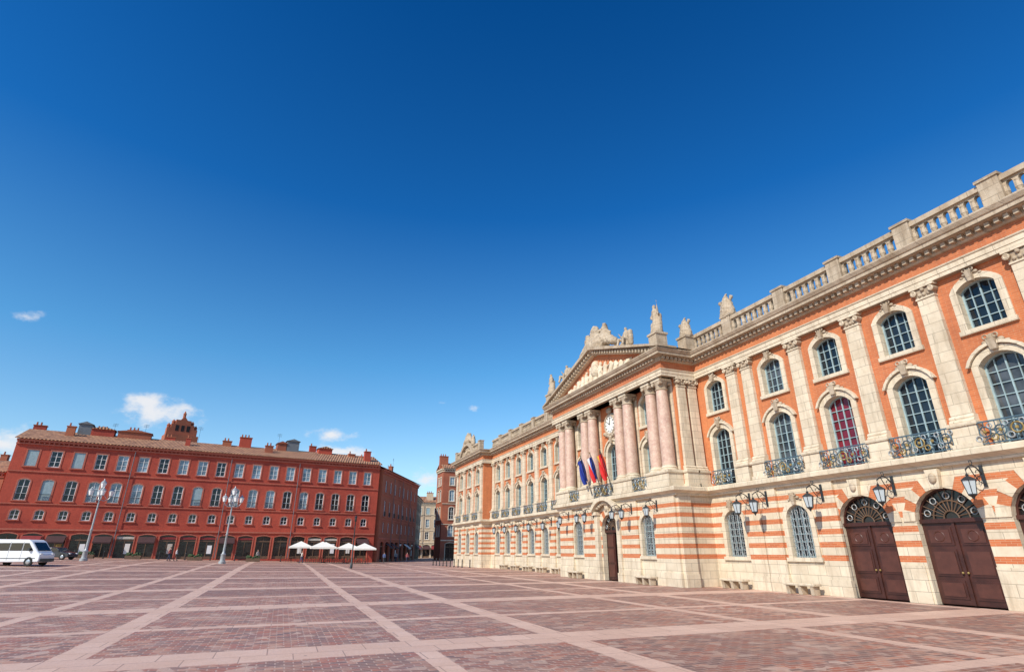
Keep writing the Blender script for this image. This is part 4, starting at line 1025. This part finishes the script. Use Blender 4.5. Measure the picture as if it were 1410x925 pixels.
person(-30, 90, R(200), (0.05, 0.06, 0.1), (0.03, 0.03, 0.03), (0.03, 0.02, 0.02))
person(3.0, 97, R(-70), (0.5, 0.45, 0.4), (0.05, 0.06, 0.12), (0.04, 0.03, 0.02))
person(-3.5, 101, R(60), (0.5, 0.45, 0.4), (0.3, 0.25, 0.2), (0.04, 0.03, 0.02))
person(17.5, 108, R(180), (0.1, 0.15, 0.3), (0.05, 0.05, 0.05), (0.04, 0.03, 0.02))
person(21.5, 118, R(0), (0.3, 0.3, 0.3), (0.04, 0.04, 0.08), (0.04, 0.03, 0.02))
person(22.5, 112, R(20), (0.4, 0.1, 0.1), (0.04, 0.04, 0.08), (0.04, 0.03, 0.02))

# ------------------------------------------------------------------ light & sky
SUN_EL = 38.0; AZ = -118.0
sd = V((math.sin(R(AZ))*math.cos(R(SUN_EL)), math.cos(R(AZ))*math.cos(R(SUN_EL)), math.sin(R(SUN_EL))))
sun = bpy.data.lights.new('sun', 'SUN'); sun.energy = 5.0; sun.angle = R(0.5); sun.color = (1.0, 0.93, 0.81)
so = bpy.data.objects.new('sun', sun); so.rotation_euler = (-sd).to_track_quat('-Z', 'Y').to_euler(); so.location = (-40, -30, 60); scene.collection.objects.link(so)
wd = bpy.data.worlds.new('World'); scene.world = wd; wd.use_nodes = True
nt = wd.node_tree; nt.nodes.clear()
sky = nt.nodes.new('ShaderNodeTexSky'); sky.sky_type = 'NISHITA'; sky.sun_disc = False
sky.sun_elevation = R(SUN_EL); sky.sun_rotation = R(AZ % 360); sky.air_density = 1.0; sky.dust_density = 0.4; sky.ozone_density = 4.0; sky.altitude = 100
tc = nt.nodes.new('ShaderNodeTexCoord'); dv = tc.outputs['Generated']
sx = nd(nt, 'ShaderNodeSeparateXYZ', {0: dv})
az = mth(nt, 'MULTIPLY', mth(nt, 'ARCTAN2', sx.outputs[0], sx.outputs[1]), 57.2958)
el = mth(nt, 'MULTIPLY', mth(nt, 'ARCSINE', sx.outputs[2]), 57.2958)
cr = nt.nodes.new('ShaderNodeValToRGB')
G_ = [(0.0, (1.0, 0.98, 0.92)), (0.10, (0.84, 0.98, 0.98)), (0.22, (0.42, 0.86, 1.0)), (0.42, (0.07, 0.52, 0.90)), (0.70, (0.015, 0.36, 0.72)), (1.0, (0.015, 0.34, 0.70))]
while len(cr.color_ramp.elements) < len(G_): cr.color_ramp.elements.new(0.5)
for i, (p_, c_) in enumerate(G_): cr.color_ramp.elements[i].position = p_; cr.color_ramp.elements[i].color = (*c_, 1)
nt.links.new(ramp(nt, el, 0, 80), cr.inputs[0])
graded = mixc(nt, 1.0, sky.outputs[0], cr.outputs[0], 'MULTIPLY')
graded = mixc(nt, 1.0, graded, (1.75, 1.75, 1.75), 'MULTIPLY')
clouds = [(-11.8, 11.3, 3.4, 1.35, 1.0), (-13.0, 12.2, 1.9, 0.9, 1.0), (3.2, 10.6, 2.3, 0.8, 1.0), (4.2, 9.1, 3.4, 0.8, 1.0), (-22.8, 17.3, 1.4, 0.55, 0.55), (17.4, 13.9, 1.0, 0.4, 0.55), (14.2, 14.4, 0.8, 0.3, 0.45), (-21.5, 7.6, 4.5, 1.3, 0.9), (13.5, 6.8, 4.0, 1.2, 0.6)]
best = None
for (a, e_, wa, he, st) in clouds:
    dx = mth(nt, 'DIVIDE', mth(nt, 'SUBTRACT', az, a), wa); dz = mth(nt, 'DIVIDE', mth(nt, 'SUBTRACT', el, e_), he)
    dist = mth(nt, 'SQRT', mth(nt, 'ADD', mth(nt, 'MULTIPLY', dx, dx), mth(nt, 'MULTIPLY', dz, dz)))
    dn = mth(nt, 'MULTIPLY', mth(nt, 'SUBTRACT', 1.25, dist), st)
    best = dn if best is None else mth(nt, 'MAXIMUM', best, dn)
mp = nd(nt, 'ShaderNodeMapping', {'Vector': dv, 'Scale': (1, 1, 1.5)})
n1 = noise_n(nt, mp.outputs[0], 30.0, 8, 0.6)
dens = mth(nt, 'ADD', best, mth(nt, 'MULTIPLY', mth(nt, 'SUBTRACT', n1, 0.5), 2.4))
cf = nd(nt, 'ShaderNodeMapRange', {0: dens, 1: 0.2, 2: 1.15}, interpolation_type='SMOOTHSTEP')
cfm = mth(nt, 'MULTIPLY', cf.outputs[0], mth(nt, 'GREATER_THAN', best, -0.5))
mixn = mixc(nt, mth(nt, 'MULTIPLY', cfm, 0.92), graded, (8.8, 8.8, 9.0))
bg = nd(nt, 'ShaderNodeBackground', {'Color': mixn, 'Strength': 0.10})
out = nt.nodes.new('ShaderNodeOutputWorld'); nt.links.new(bg.outputs[0], out.inputs[0])

cam = bpy.data.cameras.new('camera'); cam.sensor_width = 36; cam.lens = 19.1; cam.clip_end = 8000; cam.clip_start = 0.1
co = bpy.data.objects.new('camera', cam); co.location = (0, 0, 2.1); co.rotation_euler = (R(90+21.52), 0, R(-21.5))
scene.collection.objects.link(co); scene.camera = co
scene.view_settings.view_transform = 'Standard'; scene.view_settings.look = 'None'; scene.view_settings.exposure = 0
